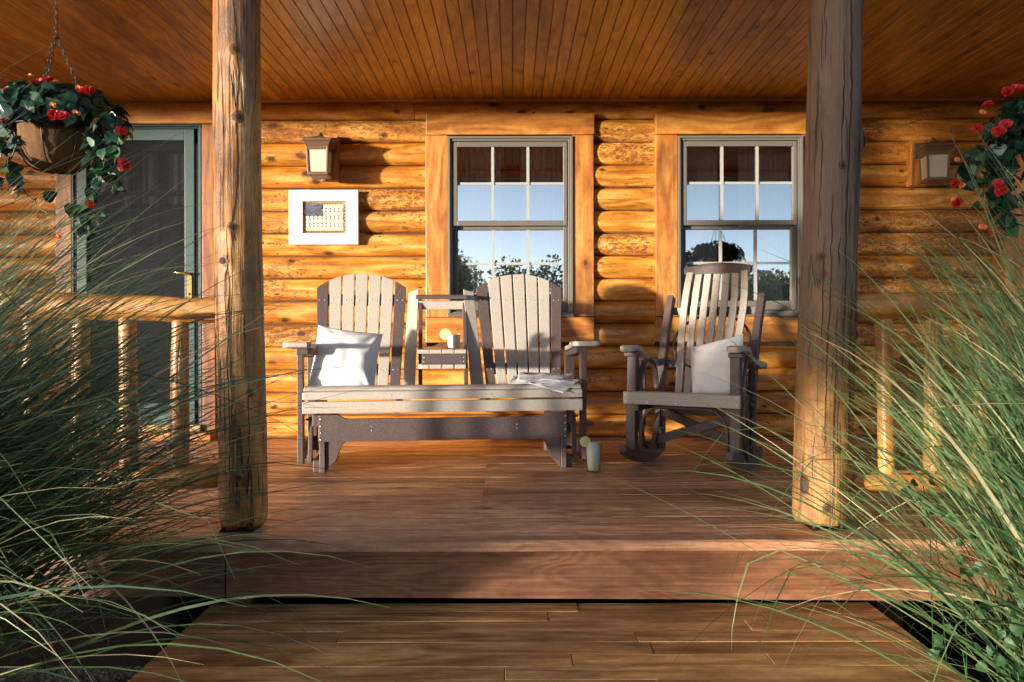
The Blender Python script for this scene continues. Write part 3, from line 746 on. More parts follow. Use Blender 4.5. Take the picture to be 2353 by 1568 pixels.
# seat unit side legs and arms
for sx in (-1, 1):
    b = MB()
    b.prism([(.05,.637),(.105,.637),(.105,.32),(.11,.16),(.13,.05),(.10,.036),(.055,.036),(.05,.2)], lambda a, c, t: (t, a, c), sx*.752-.030*(sx>0)+.0*(sx<0), sx*.752+.030*(sx<0), pid=.2)
    b.box(min(sx*.752,sx*.70), max(sx*.752,sx*.70), .40, .455, .04, .60, pid=.25)
    b.tube([(sx*.757, .20, .09), (sx*.73, .20, .09)], .05, 20, smooth=False)
    b.beam((sx*.735, .08, .10), (sx*.735, .45, .10), .024, .08, pid=.2)
    b.prism([(.04,.637),(.36,.600),(.36,.575),(.04,.600)], lambda a, c, t: (t, a, c), sx*.725-.03, sx*.725+.03, pid=.3)
    gp('side_leg', b, M['brown'])
    b = MB()
    pol = [(.665,-.055),(.685,-.068),(.785,-.068),(.806,-.052),(.812,.06),(.80,.14),(.765,.24),(.75,.44),(.72,.455),(.70,.44),(.695,.20),(.668,.10)]
    def armf(a, c, t, sx=sx): return (sx*a, c, .638 - .090*max(0, c-.05) + t)
    b.prism(pol if sx > 0 else pol[::-1], armf, 0, .027, pid=.5)
    gp('armrest', b, M['beige'], .008, )
# seat
b = MB()
def slat_round(z0, z1, v0):
    pr = [(v0, z0), (v0+.022, z0), (v0+.022, z1-.002), (v0+.06, z1-.004), (v0+.095, z1-.012), (v0+.095, z1+.008), (v0+.05, z1+.018), (v0+.012, z1+.012), (v0, z1-.006)]
    return pr
b.prism([(-.048,.306),(-.026,.306),(-.026,.3655),(-.048,.3655)], lambda a, c, t: (t, a, c), -.712, .712, pid=.1)
b.prism([(-.046,.374),(-.024,.374),(-.022,.412),(-.036,.418),(-.046,.412)], lambda a, c, t: (t, a, c), -.711, .711, pid=.3)
b.prism([(-.036,.4195),(-.018,.414),(.05,.420),(.05,.440),(.0,.441),(-.022,.437),(-.034,.428)], lambda a, c, t: (t, a, c), -.707, .707, pid=.5)
for k in range(5):
    v0 = .058 + k*.078; z = .436 - .10*(v0)
    b.prism([(v0, z-.020), (v0+.070, z-.027), (v0+.070, z-.007), (v0, z)], lambda a, c, t: (t, a, c), -.70, .70, pid=.6+k*.05)
gp('seat_slat', b, M['beige'], .004, split=True)
s = MB(); screws(s, [(x, -.0465, .395) for x in (-.69, -.27, .24, .69)], r=.0025)
gp('screw', s, M['bronze'], 0, split=True)
b = MB()
for x in (-.66, -.24, .22, .66): b.prism([(-.02,.30),(.45,.28),(.45,.36),(-.02,.41)], lambda a, c, t: (t, a, c), x-.012, x+.012)
gp('seat_support', b, M['brown'], split=True)
# backs
def vb(w): return .415 + (w-.40)*.33     # recline
def fan(xb0, xb1, xt0, xt1, mirror):
    n = 7; gap = .009
    nb = MB(); nd = MB(); scr = MB()
    for i in range(n):
        def edge(t, w):
            xb = xb0 + (xb1-xb0)*t; xt = xt0 + (xt1-xt0)*t
            return xb + (xt-xb)*(w-.38)/.66
        t0, t1 = i/n, (i+1)/n
        pts = []
        K = 5
        def top(t): return 1.058 - .088*abs(2*t-1)**2.1
        def P(t, w, sgn): return (edge(t, w) + sgn*gap/2, w)
        poly = [P(t0, .36, 1), P(t1, .36, -1), P(t1, top(t1), -1)]
        for q in range(K-1, 0, -1):
            tt = t0 + (t1-t0)*q/K; poly.append((edge(tt, top(tt)), top(tt)))
        poly.append(P(t0, top(t0), 1))
        dark = i in (0, n-1)
        f = lambda a, c, t: (a, vb(c)+t, c)
        (nd if dark else nb).prism(poly, f, 0, .020, pid=i/n)
        for w in (.50, .90):
            xm0, xm1 = edge(t0, w), edge(t1, w)
            screws(scr, [(xm0+(xm1-xm0)*q, vb(w)-.0005, w) for q in (.3, .7)], n=(0,-1,.33), r=.0036)
    o1 = gp('back_slat', nb, M['beige'], .003, split=True); o2 = gp('outer_back_slat', nd, M['brown'], .003, split=True)
    gp('screw', scr, M['steel'], 0, split=True)
    rl = MB()
    for w in (.50, .90):
        a0 = xb0 + (xt0-xb0)*(w-.38)/.66; a1 = xb1 + (xt1-xb1)*(w-.38)/.66
        rl.beam((a0+.01, vb(w)+.034, w), (a1-.01, vb(w)+.034, w), .024, .065, up=(0,.3,1))
    gp('back_rail', rl, M['brown'], split=True)
fan(-.704, -.240, -.735, -.203, False)
fan(.242, .678, .190, .722, True)
b = MB(); s = MB()
for pts in ([(-.233,.36),(-.160,.36),(-.139,.965),(-.198,.945)], [(.158,.36),(.236,.36),(.184,.945),(.122,.965)]):
    left = pts[0][0] < 0
    def f(a, c, t, left=left):
        xm = -.19 if left else .19
        return (a, vb(c) - .012 - ((a-xm)*(.25 if left else -.25)) + t, c)
    b.prism(pts, f, 0, .020)
gp('corner_slat', b, M['beige'], .003, split=True)
b = MB()
b.beam((-.128, .36, .36), (-.128, .60, .90), .022, .07, up=(0,1,0)); b.beam((.128, .36, .36), (.128, .60, .90), .022, .07, up=(0,1,0))
gp('console_post', b, M['brown'], split=True)
b = MB()
b.prism([(.50,.925),(.63,.935),(.63,.912),(.50,.902)], lambda a, c, t: (t, a, c), -.155, .14)
gp('head_board', b, M['brown'])
b = MB(); b.prism([(.555,.845),(.577,.845),(.577,.895),(.555,.895)], lambda a, c, t: (t, a, c), -.145, .135)
gp('back_brace', b, M['beige'])
# console table
b = MB()
for k in range(4):
    x0 = -.142 + k*.0655
    b.prism([(x0+.0015,.14),(x0+.064,.14),(x0+.064,.44),(x0+.0015,.44)], lambda a, c, t: (a, c, t), .598, .620)
gp('console_top', b, M['beige'], .003, split=True)
b = MB(); b.box(-.118, .120, .155, .177, .5405, .5975); b.box(-.118, -.098, .178, .44, .5405, .5975); b.box(.10, .12, .178, .44, .5405, .5975)
cf = gp('console_front', b, M['brown'], .003)
s = MB(); screws(s, [(x, .1545, z) for x in (-.106, .106) for z in (.556,.578)], r=.0036); gp('screw', s, M['steel'], 0, split=True)
b = MB()
for k in range(4):
    x0 = -.142 + k*.0655
    q0 = .02 if k == 0 else 0
    b.prism([(x0+.003+q0,.145),(x0+.062,.145),(x0+.062,.44),(x0+.003,.44),(x0+.003,.17)], lambda a, c, t: (a, c, t), .517, .540)
gp('console_shelf', b, M['beige'], .003, split=True)

# ================================================================== ROCKING CHAIR
rock = empty('rocking_chair', (.852, 4.02, 0), R(-30))
tag(rock, 'beige and brown slat-back rocking chair turned towards the glider, white pillow in its seat', 'rocking chair')
def rp(name, mb, mat, bevel=.003, parent=None, split=False): return gp(name, mb, mat, bevel, parent, split, rock)
def arc(u, cv, cw, rv, rw, a0, a1, n=24): return [(u, cv + rv*math.cos(R(a0+(a1-a0)*i/n)), cw + rw*math.sin(R(a0+(a1-a0)*i/n))) for i in range(n+1)]
for sx in (-1, 1):
    b = MB()     # runner: sprung board, deeper under the seat, front tip curling up
    N = 28; up, dn = [], []
    for i in range(N+1):
        t = i/N; v = -.115 + .61*t
        zc = .62*((v-.27))**2 + (.0 if v > -.05 else 1.5*(v+.05)**2)
        hh = .038 + .075*math.exp(-((v-.25)/.22)**2)
        dn.append((v, zc+.001)); up.append((v, zc+hh))
    b.prism(dn + up[::-1], lambda a, c, t: (t, a, c), sx*.272-.019, sx*.272+.019, pid=.3)
    rp('runner', b, M['brown'], .005)
    b = MB()
    b.beam((sx*.272, .02, .10), (sx*.268, .035, .612), .050, .052, up=(0,1,0), pid=.2)
    rp('front_leg', b, M['brown'], .004)
    b = MB()
    pth = [(sx*.255, .40, .10), (sx*.255, .41, .34), (sx*.255, .455, .55), (sx*.258, .535, .74), (sx*.262, .63, .915)]
    b.strip(pth, (.042, .052), side=(1,0,0), pid=.2)
    rp('back_post', b, M['brown'], .006)
    b = MB()      # armrest, sculpted
    pth = [(sx*.272, -.050, .622), (sx*.275, -.03, .626), (sx*.280, .02, .628), (sx*.284, .08, .620), (sx*.286, .15, .598), (sx*.286, .22, .572), (sx*.288, .29, .552), (sx*.294, .37, .540), (sx*.298, .43, .530), (sx*.298, .45, .522)]
    wd = [.050, .078, .092, .090, .066, .052, .060, .076, .070, .045]
    b.strip(pth, (wd, .030), side=(1,0,0), pid=.4)
    rp('armrest', b, M['beige'], .008)
    b = MB(); b.box(sx*.272-.035, sx*.272+.035, -.0, .07, .583, .606)
    rp('arm_block', b, M['brown'], .004)
    # bent hoops, outer side: a tall loop above and below the seat
    b = MB()
    b.strip(arc(sx*.243, .19, .40, .125, .165, 0, 180), (.028, .010), side=(1,0,0))
    b.strip(arc(sx*.243, .20, .30, .145, .21, 180, 360), (.028, .010), side=(1,0,0))
    b.strip(arc(sx*.300, .165, .33, .120, .262, 0, 360, 40)[:-1], (.018, .012), side=(1,0,0), closed=True)
    b.strip(arc(sx*.300, .185, .165, .070, .105, 0, 360, 32)[:-1], (.016, .010), side=(1,0,0), closed=True)
    rp('side_hoop', b, M['brown'], .002, split=True)
b = MB(); b.box(-.302, .302, -.026, -.003, .338, .402, pid=.5)
b.prism([(-.024,.4025),(.05,.402),(.05,.388),(-.024,.388)], lambda a, c, t: (t, a, c+.0008), -.24, .24, pid=.3)
for k in range(5): b.prism([(.06+k*.078,.398-.006*k),(.132+k*.078,.392-.006*k),(.132+k*.078,.376-.006*k),(.06+k*.078,.382-.006*k)], lambda a, c, t: (t, a, c), -.235, .235)
rp('seat_slat', b, M['beige'], .003, split=True)
s = MB(); screws(s, [(-.288,-.0265,.385),(-.288,-.0265,.352),(-.168,-.0265,.349),(-.02,-.0265,.349),(.128,-.0265,.349),(.285,-.0265,.388),(.285,-.0265,.356)], r=.0045); rp('screw', s, M['steel'], 0, split=True)
b = MB()
b.box(-.25, -.228, .0, .46, .30, .37); b.box(.228, .25, .0, .46, .30, .37); b.box(-.226, .226, .40, .422, .255, .33)
b.box(-.248, -.218, .36, .40, .06, .30); b.box(.218, .248, .36, .40, .06, .30)
rp('seat_frame', b, M['brown'], split=True)
b = MB(); b.beam((-.24, .30, .115), (.24, .34, .275), .016, .048, up=(0,0,1)); b.beam((.24, .318, .105), (-.24, .358, .275), .016, .048, up=(0,0,1))
rp('cross_brace', b, M['brown'], split=True)
b = MB()
hoop = [(-.226, .055, .075), (-.226, .055, .17)] + [(-.226 + .11*(1-math.cos(R(a))), .03, .205 + .118*math.sin(R(a))) for a in range(0, 91, 10)]
hoop = hoop + [(-x, y_, z_) for x, y_, z_ in hoop[::-1]]
hoop = [(x, .03, z_) for x, y_, z_ in hoop]
b.tube(hoop, .0085, 10)
rp('front_hoop', b, M['brown'], 0)
prof = [(.395,.36),(.428,.44),(.460,.53),(.498,.63),(.543,.73),(.588,.83),(.625,.92),(.653,1.00),(.672,1.058)]
spread = [.140,.144,.150,.157,.164,.169,.168,.163,.156]
b = MB(); s = MB()
for i in range(7):
    k = (i-3)/3
    b.strip([(k*sp, v - .012*(1-k*k)*0 + .012*k*k*-1, w) for (v, w), sp in zip(prof, spread)], (.040, .015), side=(1,0,0), pid=i/7)
    for idx in (2, 5):
        v, w = prof[idx]; screws(s, [(k*spread[idx], v-.012*k*k-.010, w)], n=(0,-1,.5), r=.0042)
bs = rp('back_slat', b, M['beige'], .003, split=True); rp('screw', s, M['steel'], 0, split=True)
b = MB()
cr = [(-.192,1.045),(.192,1.045),(.196,1.085)] + [(.196 - .392*i/10, 1.088 + .022*math.sin(math.pi*i/10)) for i in range(1, 10)] + [(-.196,1.085)]
b.prism(cr, lambda a, c, t: (a, .655 + (c-1.045)*.2 + t - .15*a*a, c), 0, .042)
rp('crest_rail', b, M['brown'], .005)
b = MB(); b.beam((-.25, .478, .53), (.25, .478, .53), .022, .042); b.beam((-.262, .622, .83), (.262, .622, .83), .022, .046)
rp('back_rail', b, M['brown'], split=True)
b = MB(); hp_ = [(.215*math.cos(R(a)), .535+.10*math.sin(R(a)), .655+.155*math.sin(R(a))) for a in range(0, 360, 10)]
b.tube(hp_, .008, 8, closed=True)
rp('back_hoop', b, M['brown'], 0)

# ================================================================== PILLOWS
def pillow(loc, size, thick, M3, label, seed):
    mb = MB(); n = 40
    for sgn in (-1, 1):
        def fn(u, v, sgn=sgn):
            x, z = 2*u-1, 2*v-1
            e = (max(0, 1-abs(x)**2.4)*max(0, 1-abs(z)**2.4))
            t = thick*(e**.55)
            wr = mnoise.noise(Vector((x*2.2+seed, z*2.2, sgn)))*.012*e
            # creases running in from the corners
            for cx, cz in ((-1,-1),(1,-1),(1,1),(-1,1)):
                d = math.hypot(x-cx, z-cz); an = math.atan2(z-cz, x-cx)
                wr += .006*math.sin(an*9+seed)*math.exp(-((d-.45)/.28)**2)*min(1, e*3)
            px = x*(1 - .045*(1-z*z)*abs(x)**1.5); pz = z*(1 - .045*(1-x*x)*abs(z)**1.5)
            return Vector((px*size/2, sgn*(t/2+wr*.9), pz*size/2))
        if sgn < 0: mb.grid(fn, n, n, pid=.5)
        else: mb.grid(lambda u, v: fn(1-u, v), n, n, pid=.5)
    o = mb.build('throw_pillow', M['cloth'])
    o.matrix_world = Matrix.Translation(loc) @ M3.to_4x4()
    tag(o, label, 'pillow', 'white throw pillows')
    return o
from mathutils import Euler
pillow(Vector((-.882, 4.225, .566)), .345, .15, (Euler((0,0,R(8))).to_matrix() @ Euler((R(-19), R(8), 0)).to_matrix()), 'white square pillow leaning in the left corner of the glider bench', 1.3)
pillow(Vector((1.072, 4.165, .520)), .315, .13, (Euler((0,0,R(-42))).to_matrix() @ Euler((R(-20), R(-13), 0)).to_matrix()), 'white square pillow leaning in the seat of the rocking chair', 4.1)

# ================================================================== DRINKS, NEWSPAPER
def drink(loc, h, r, label, lem_dx, lem_r):
    o = empty('lemonade_glass', loc)
    mb = MB(); pr = [(r*.82, .0), (r*.86, .004), (r*.90, h*.3), (r*.95, h*.5), (r*.97, h*.7), (r, h)]
    mb.lathe(pr, 28, cap=False)
    mb.lathe([(r*.82, .0005), (.0005, .0005)], 28, cap=False)
    mb.build('tumbler', M['tumbler'], o)
    lm = MB(); lm.lathe([(r*.76, .008), (r*.84, h*.3), (r*.89, h*.5), (r*.92, h*.9), (.0005, h*.9)], 28)
    lm.build('lemonade', M['lemonade'], o)
    ls = MB(); ls.tube([(0,-.004,0),(0,.004,0)], lem_r, 28, smooth=False)
    so = ls.build('lemon_slice', M['lemonrind'], o, loc=(lem_dx, -r*.35, h*.94))
    so.rotation_euler = (0, 0, R(8))
    fl = MB(); fl.tube([(0,-.0052,0),(0,.0052,0)], lem_r*.9, 28, smooth=False)
    f_ = fl.build('lemon_flesh', M['lemon'], so)
    tag(o, label, 'glass of lemonade', 'lemonade glasses')
drink(Vector((.414, 4.055, .002)), .163, .040, 'tall glass of cloudy lemonade with a lemon slice, standing on the deck', -.044, .027)
Gm = glider.matrix_basis
gl_c = Matrix.Translation((-.347, 4.10, 0)) @ Matrix.Rotation(R(6), 4, 'Z') @ Vector((.052, .20, .6205))
drink(gl_c, .085, .037, 'short glass of lemonade with a lemon slice on the glider console', -.042, .031)

npo = empty('newspaper', (0,0,0))
npo.matrix_world = Matrix.Translation((-.347, 4.10, 0)) @ Matrix.Rotation(R(6), 4, 'Z')
def sheet(name, c, seed, wob):
    mb = MB(); nu, nv = 26, 18; c = [Vector(q) for q in c]
    def fn(u, v):
        p = (c[0]*(1-u) + c[1]*u)*(1-v) + (c[3]*(1-u) + c[2]*u)*v
        w = wob*(mnoise.noise(Vector((u*2.2, v*2.2, seed))) + .5*mnoise.noise(Vector((u*5, v*5, seed))))
        return p + Vector((0, 0, w + .010*math.sin(math.pi*u)*math.sin(math.pi*v)))
    mb.grid(fn, nu, nv)
    o = mb.build(name, M['paper'], npo)
    uv = o.data.uv_layers.new(name='UVMap')
    for l in o.data.loops:
        i = l.vertex_index; uv.data[l.index].uv = ((i % (nu+1))/nu, (i // (nu+1))/nv)
    sol = o.modifiers.new('Solid', 'SOLIDIFY'); sol.thickness = .0012
sheet('loose_page', [(.33,.02,.447), (.50,-.045,.444), (.56,.13,.462), (.37,.15,.478)], 8.0, .006)
sheet('folded_section', [(.43,-.035,.452), (.605,-.085,.398), (.715,.03,.462), (.55,.12,.474)], 1.0, .006)
sheet('front_page', [(.375,.0,.462), (.60,-.015,.462), (.70,.13,.485), (.40,.15,.496)], 5.0, .008)
tag(npo, 'crumpled newspaper lying on the right front edge of the glider seat', 'newspaper')

# ================================================================== LANTERNS, WALL ART
def lantern(x, z, yaw, label):
    o = empty('wall_lantern', (x, 5.30, z))
    b = MB(); b.box(-.058, .058, -.034, .03, -.155, .145); b.build('mounting_block', M['trimz'], o, bevel=.004)
    b = MB(); b.box(-.040, .040, -.048, -.0345, .02, .125); b.build('back_plate', M['bronze'], o, bevel=.004)
    h = empty('lamp_head', (0, 0, 0)); h.parent = o; h.location = (-.035*(1 if yaw >= 0 else -1), -.150, 0); 
    # arm
    b = MB(); b.tube([(-h.location.x*1, .105, .10), (0, .07, .118), (0, .02, .125), (0, .0, .108)], [.014,.012,.012,.016], 10)
    b.lathe([(.016,.095),(.02,.105),(.012,.118),(.004,.128)], 12)
    b.build('arm', M['bronze'], h)
    b = MB()      # roof: square flared cap
    def sq(r, zz): return [(-r,-r,zz),(r,-r,zz),(r,r,zz),(-r,r,zz)]
    levels = [(.012,.112),(.05,.092),(.088,.082),(.093,.076),(.093,.066),(.085,.060),(.070,.030),(.068,.012)]
    vs = sum([sq(r, zz) for r, zz in levels], [])
    fs = [(4*i+j, 4*(i+1)+j, 4*(i+1)+(j+1) % 4, 4*i+(j+1) % 4) for i in range(len(levels)-1) for j in range(4)] + [(0,1,2,3)]
    b.add(vs, fs); b.build('cap', M['bronze'], h, bevel=.002)
    b = MB()
    zt, zb_ = .012, -.140; rt, rb = .066, .058
    for sx in (-1,1):
        for sy in (-1,1): b.beam((sx*rt, sy*rt, zt+.02), (sx*rb, sy*rb, zb_), .012, .012, up=(0,1,0))
    for zz, rr, hh in ((.018, .066, .016), (-.140, .0605, .018)):
        ring(b, -rr-.004, rr+.004, zz-hh/2, zz+hh/2, .01, -rr-.004, -rr+.006); b.box(-rr-.004, rr+.004, -rr-.003, rr+.004, zz-hh/2, zz+hh/2)
    vs = sum([sq(r, zz) for r, zz in [(.066,-.149),(.058,-.158),(.03,-.163)]], []); b.add(vs, [(4*i+j, 4*i+(j+1) % 4, 4*(i+1)+(j+1) % 4, 4*(i+1)+j) for i in range(2) for j in range(4)] + [(8,9,10,11)])
    b.build('cage', M['bronze'], h, bevel=.0015)
    b = MB(); vs = sq(.0645, .012) + sq(.0575, -.135); b.add(vs, [(j, 4+j, 4+(j+1) % 4, (j+1) % 4) for j in range(4)] + [(0,1,2,3),(7,6,5,4)])
    b.build('shade', M['opal'], h)
    h.rotation_euler = (0, 0, R(yaw))
    tag(o, label, 'wall lantern', 'wall lanterns on the cabin')
    # keep the tree three deep: parts hang straight on the lantern
    bpy.context.view_layer.update()
    Mh = Matrix.Translation(h.location) @ Matrix.Rotation(R(yaw), 4, 'Z')
    for ch in list(h.children):
        ch.parent = o; ch.matrix_basis = Mh
    bpy.data.objects.remove(h)
    return o
lantern(wx(760), wz(363)+0, 0, 'bronze wall lantern with frosted glass above the framed flag, in sun')
lantern(wx(2108), wz(378), -8, 'bronze wall lantern with frosted glass right of the weathered post, in shade')

art = empty('framed_flag', (wx(746.5), 5.285, wz(500)))
ax0, ax1, az0, az1 = -.230, .229, -.180, .180
b = MB()
ox, oz = .138, .106
b.box(ax0, ax1, -.02, .012, oz, az1); b.box(ax0, ax1, -.02, .012, az0, -oz)
b.box(ax0, -.1385, -.0195, .0115, -oz+.0005, oz-.0005); b.box(.148, ax1, -.0195, .0115, -oz+.0005, oz-.0005)
b.build('frame', M['whitepaint'], art, bevel=.0025)
fx0, fx1, fz0, fz1 = -.119, .128, -.087, .086
nst = 7; sh = (fz1-fz0)/nst
for k in range(nst):
    z1 = fz1 - sh*k; z0 = z1 - sh
    xs = fx0 + (.108 if k < 3 else 0)
    b = MB()
    if k % 2 == 0:
        b.box(xs, fx1, -.008, -.004, z0+.0005, z1-.0005); b.build('stripe', M['tan'], art)
    else:
        n = int(round((fx1-xs)/.0262))
        for i in range(n): b.ball((xs+(i+.5)*(fx1-xs)/n, -.007, (z0+z1)/2), .0142, 10, 6, (1,.35,.88), pid=.5)
        b.build('scalloped_stripe', M['offwhite'], art)
b = MB(); b.box(fx0-.001, fx0+.110, -.012, -.008, fz1-3*sh+.002, fz1+.002); b.build('canton', M['canton'], art)
b = MB()
def zig(p, q, n, d):
    p, q, d = Vector(p), Vector(q), Vector(d)
    for ph in (0, 1):
        pts = [p.lerp(q, i/n) + (d if (i+ph) % 2 else Vector((0,0,0))) for i in range(n+1)]
        for a, c in zip(pts, pts[1:]): b.tube([a, c], .0018, 5, pid=.5)
zig((-.1385,-.003,-oz), (-.1385,-.003,oz), 10, (.022,0,0)); zig((.1475,-.003,-oz), (.1475,-.003,oz), 10, (-.022,0,0))
zig((-.135,-.003,oz), (.145,-.003,oz), 16, (0,0,-.024)); zig((-.135,-.003,-oz), (.145,-.003,-oz), 16, (0,0,.022))
b.build('twine', M['twine'], art)
tag(art, 'white wooden frame with a stitched stars and stripes cloth flag, on the log wall', 'wall art')

# ================================================================== HANGING BASKETS
def leaf(mb, p, nrm, tip, size, pid, cup=.25):
    nrm = Vector(nrm).normalized(); tip = Vector(tip); tip = (tip - nrm*tip.dot(nrm))
    if tip.length < 1e-3: tip = nrm.orthogonal()
    tip.normalize(); side = tip.cross(nrm)
    prof = [(-.10,.0),(-.22,.22),(-.16,.42),(.08,.56),(.34,.50),(.58,.36),(.70,.22),(1.0,.0)]
    vs = []; ws = .92 + .16*rnd.random()
    for a, w in prof:
        jag = rnd.uniform(-.04, .04)
        vs.append(p + tip*a*size - nrm*size*(.18*a*a))
        if w: vs += [p + tip*(a+jag)*size + side*sg*w*ws*size + nrm*(cup*w*size*rnd.uniform(.5,1.1) - size*.18*a*a) for sg in (-1, 1)]
    # indices: 0 base; then triplets (mid,l,r)...; last tip
    fs = []; mids = [0] + [1+3*i for i in range(6)] + [19]
    L = [0] + [2+3*i for i in range(6)] + [19]; Rr = [0] + [3+3*i for i in range(6)] + [19]
    for i in range(7):
        for S, fl in ((L, False), (Rr, True)):
            q = [mids[i], mids[i+1], S[i+1], S[i]]
            q = list(dict.fromkeys(q))
            fs.append(tuple(q if not fl else q[::-1]))
    mb.add(vs, fs, pid=pid, smooth=False)
def rv(): return Vector((rnd.gauss(0,1), rnd.gauss(0,1), rnd.gauss(0,1))).normalized()
def flower_mesh(name, mat, n, r):
    mb = MB(); rg = random.Random(n)
    for k in range(n):
        a = k*2.4 + rg.uniform(-.3,.3); t = k/max(1, n-1)
        out = Vector((math.cos(a), math.sin(a), 0)); tilt = .25 + 1.05*t
        up = Vector((0,0,1)); tipd = (out*math.cos(tilt) + up*math.sin(tilt)).normalized(); side = up.cross(out)
        nr = tipd.cross(side); L = r*(1.15 - .45*t); W = r*(.80 - .2*t); base = out*r*.10*(1-t)
        def fn(u, v, **_):
            x = 2*u-1; w = W*math.sin(min(1, v*1.06)*math.pi*.80 + .16)
            curl = .30*L*v*v - .25*W*x*x + .07*r*math.sin(x*5 + a)*v
            return base + tipd*L*v*(1 - .12*x*x) + side*x*w + nr*(-curl*.8)
        mb.grid(fn, 6, 5, pid=min(1, max(0, .2 + .5*rg.random() + .2*t)))
    me = mb.build(name, mat)
    d_ = me.data; bpy.data.objects.remove(me); return d_
FL_RED = [flower_mesh('flower_red', M['red'], k, .030) for k in (6, 9, 12)]
FL_ORG = [flower_mesh('flower_orange', M['orange'], k, .018) for k in (4, 6)]
def hanging_basket(loc, label, trails, dome, flowers, seed):
    rnd.seed(seed)
    o = empty('hanging_basket', loc)
    mb = MB()
    prof = []
    for i in range(13):
        a = math.pi/2*i/12; prof.append((.004+.135*math.sin(a)**.8, -.15*math.cos(a)))
    mb.lathe(prof, 64)
    for v in mb.v:
        d = mnoise.noise(v*30)*.006 + mnoise.noise(v*90)*.004; v += Vector((v.x, v.y, 0)).normalized()*d if v.length else Vector()
    mb.build('coir_liner', M['coir'], o)
    mb = MB()
    for k in range(8):
        a = 2*math.pi*k/8 + .2
        mb.tube([(1.035*r*math.cos(a), 1.035*r*math.sin(a), z-.003) for r, z in prof], .003, 6)
    mb.tube([(.142*math.cos(a), .142*math.sin(a), 0) for a in [2*math.pi*i/40 for i in range(40)]], .004, 6, closed=True)
    mb.build('wire_cradle', M['black'], o)
    mb = MB()
    def chain(p, q):
        p, q = Vector(p), Vector(q); n = max(2, int((q-p).length/.017)); d = (q-p).normalized()
        s1 = d.orthogonal().normalized(); s2 = d.cross(s1)
        for i in range(n):
            c = p.lerp(q, (i+.5)/n); sd = s1 if i % 2 else s2
            mb.tube([c + d*.0125*math.cos(t) + sd*.0055*math.sin(t) for t in [2*math.pi*j/10 for j in range(10)]], .0012, 4, closed=True)
    hub = Vector((.0, 0, 1.80-loc[2]))
    for k in range(3):
        a = 2*math.pi*k/3 + .5; chain((.14*math.cos(a), .14*math.sin(a), .0), hub)
    chain(hub, Vector((0, 0, 2.12-loc[2])))
    hk = [Vector((.012*math.sin(t), 0, 2.12-loc[2] + .03 - .012*math.cos(t))) for t in [math.pi*i/8 for i in range(9)]] + [Vector((0, 0, BEAM_BOTTOM+.004-loc[2]))]
    mb.tube(hk, .003, 6)
    mb.build('chain', M['black'], o)
    lf, stm = MB(), MB(); ends = []
    for _ in range(dome[0]):
        d = rv(); d.z = abs(d.z)*.9 - .12
        p = Vector((d.x*dome[1], d.y*dome[1], .03 + d.z*dome[2]))*rnd.uniform(.72, 1.05)
        leaf(lf, p, d + rv()*.5 + Vector((0,-.1,.3)), d + rv()*.7 + Vector((0,0,-.35)), rnd.uniform(.028, .054), min(1, abs(rnd.gauss(.24,.26))))
        if rnd.random() < .3: stm.tube([Vector((p.x*.4,p.y*.4,.0)), p*.8 + Vector((0,0,.02)), p], .002, 5)
    for (path, dens, sp) in trails:
        P = [Vector(q) for q in path]
        fine = []
        for a, c in zip(P, P[1:]):
            for i in range(8): fine.append(a.lerp(c, i/8) + rv()*.006)
        fine.append(P[-1]); stm.tube(fine, .0022, 5)
        for _ in range(dens):
            p = rnd.choice(fine) + rv()*sp*rnd.random()
            leaf(lf, p, rv() + Vector((0,-.9,.35)), rv()*.8 + Vector((0,0,-.7)), rnd.uniform(.028, .052), min(1, abs(rnd.gauss(.30,.32))))
        ends.append(fine)
    lf.build('foliage', M['leaf'], o); stm.build('vine_stem', M['vine'], o)
    for (fx, fy, fz, big) in flowers:
        f = bpy.data.objects.new('flower', rnd.choice(FL_RED) if big else rnd.choice(FL_ORG)); COL.objects.link(f); f.parent = o
        f.location = (fx, fy, fz); dd = (Vector((fx, fy, max(fz, .0)+.05)) + rv()*.08 + Vector((0,-.12,.05)))
        f.rotation_euler = dd.to_track_quat('Z', 'Y').to_euler(); s_ = rnd.uniform(.48, .78); f.scale = (s_, s_*rnd.uniform(.8,1.1), s_*rnd.uniform(.8,1.3))
    tag(o, label, 'hanging basket', 'hanging flower baskets')
    return o
BY = 2.89
BL = at(130, 298, BY)
def rel(B, pts): return [(at(x, y_, BY+d) - B)[:] for x, y_, d in pts]
def fl(B, lst): return [(*((at(x, y_, BY+d) - B)), big) for x, y_, d, big in lst]
hanging_basket(BL[:], 'hanging coir basket of red begonias with trailing leaves, in front of the screen door',
    [(rel(BL, [(190,250,-.12),(250,275,-.14),(272,320,-.15),(265,375,-.14)]), 22, .035),
     (rel(BL, [(205,300,-.10),(225,390,-.08),(215,450,-.07),(190,520,-.08)]), 51, .06),
     (rel(BL, [(230,330,-.02),(255,400,0),(262,450,.02)]), 18, .05),
     (rel(BL, [(60,290,-.12),(20,380,-.12),(60,440,-.12),(110,490,-.12)]), 24, .045),
     (rel(BL, [(40,280,-.10),(5,330,-.10),(-20,400,-.08)]), 24, .05)],
    (520, .24, .165),
    fl(BL, [(20,205,-.2,1),(-5,240,-.2,1),(70,172,-.05,0),(92,188,-.12,1),(112,182,-.12,1),(128,186,-.12,0),(190,210,-.12,1),(204,207,-.12,1),(182,202,-.12,0),(122,240,-.22,0),(125,263,-.24,1),(143,265,-.24,1),(277,300,-.16,1),(284,377,-.16,1),(276,388,-.16,0),(30,430,-.13,0),(92,470,-.13,0),(205,468,-.12,1),(130,540,-.12,0),(5,268,-.2,1),(175,258,-.2,0)]), 11)
BR = at(2452, 318, BY)
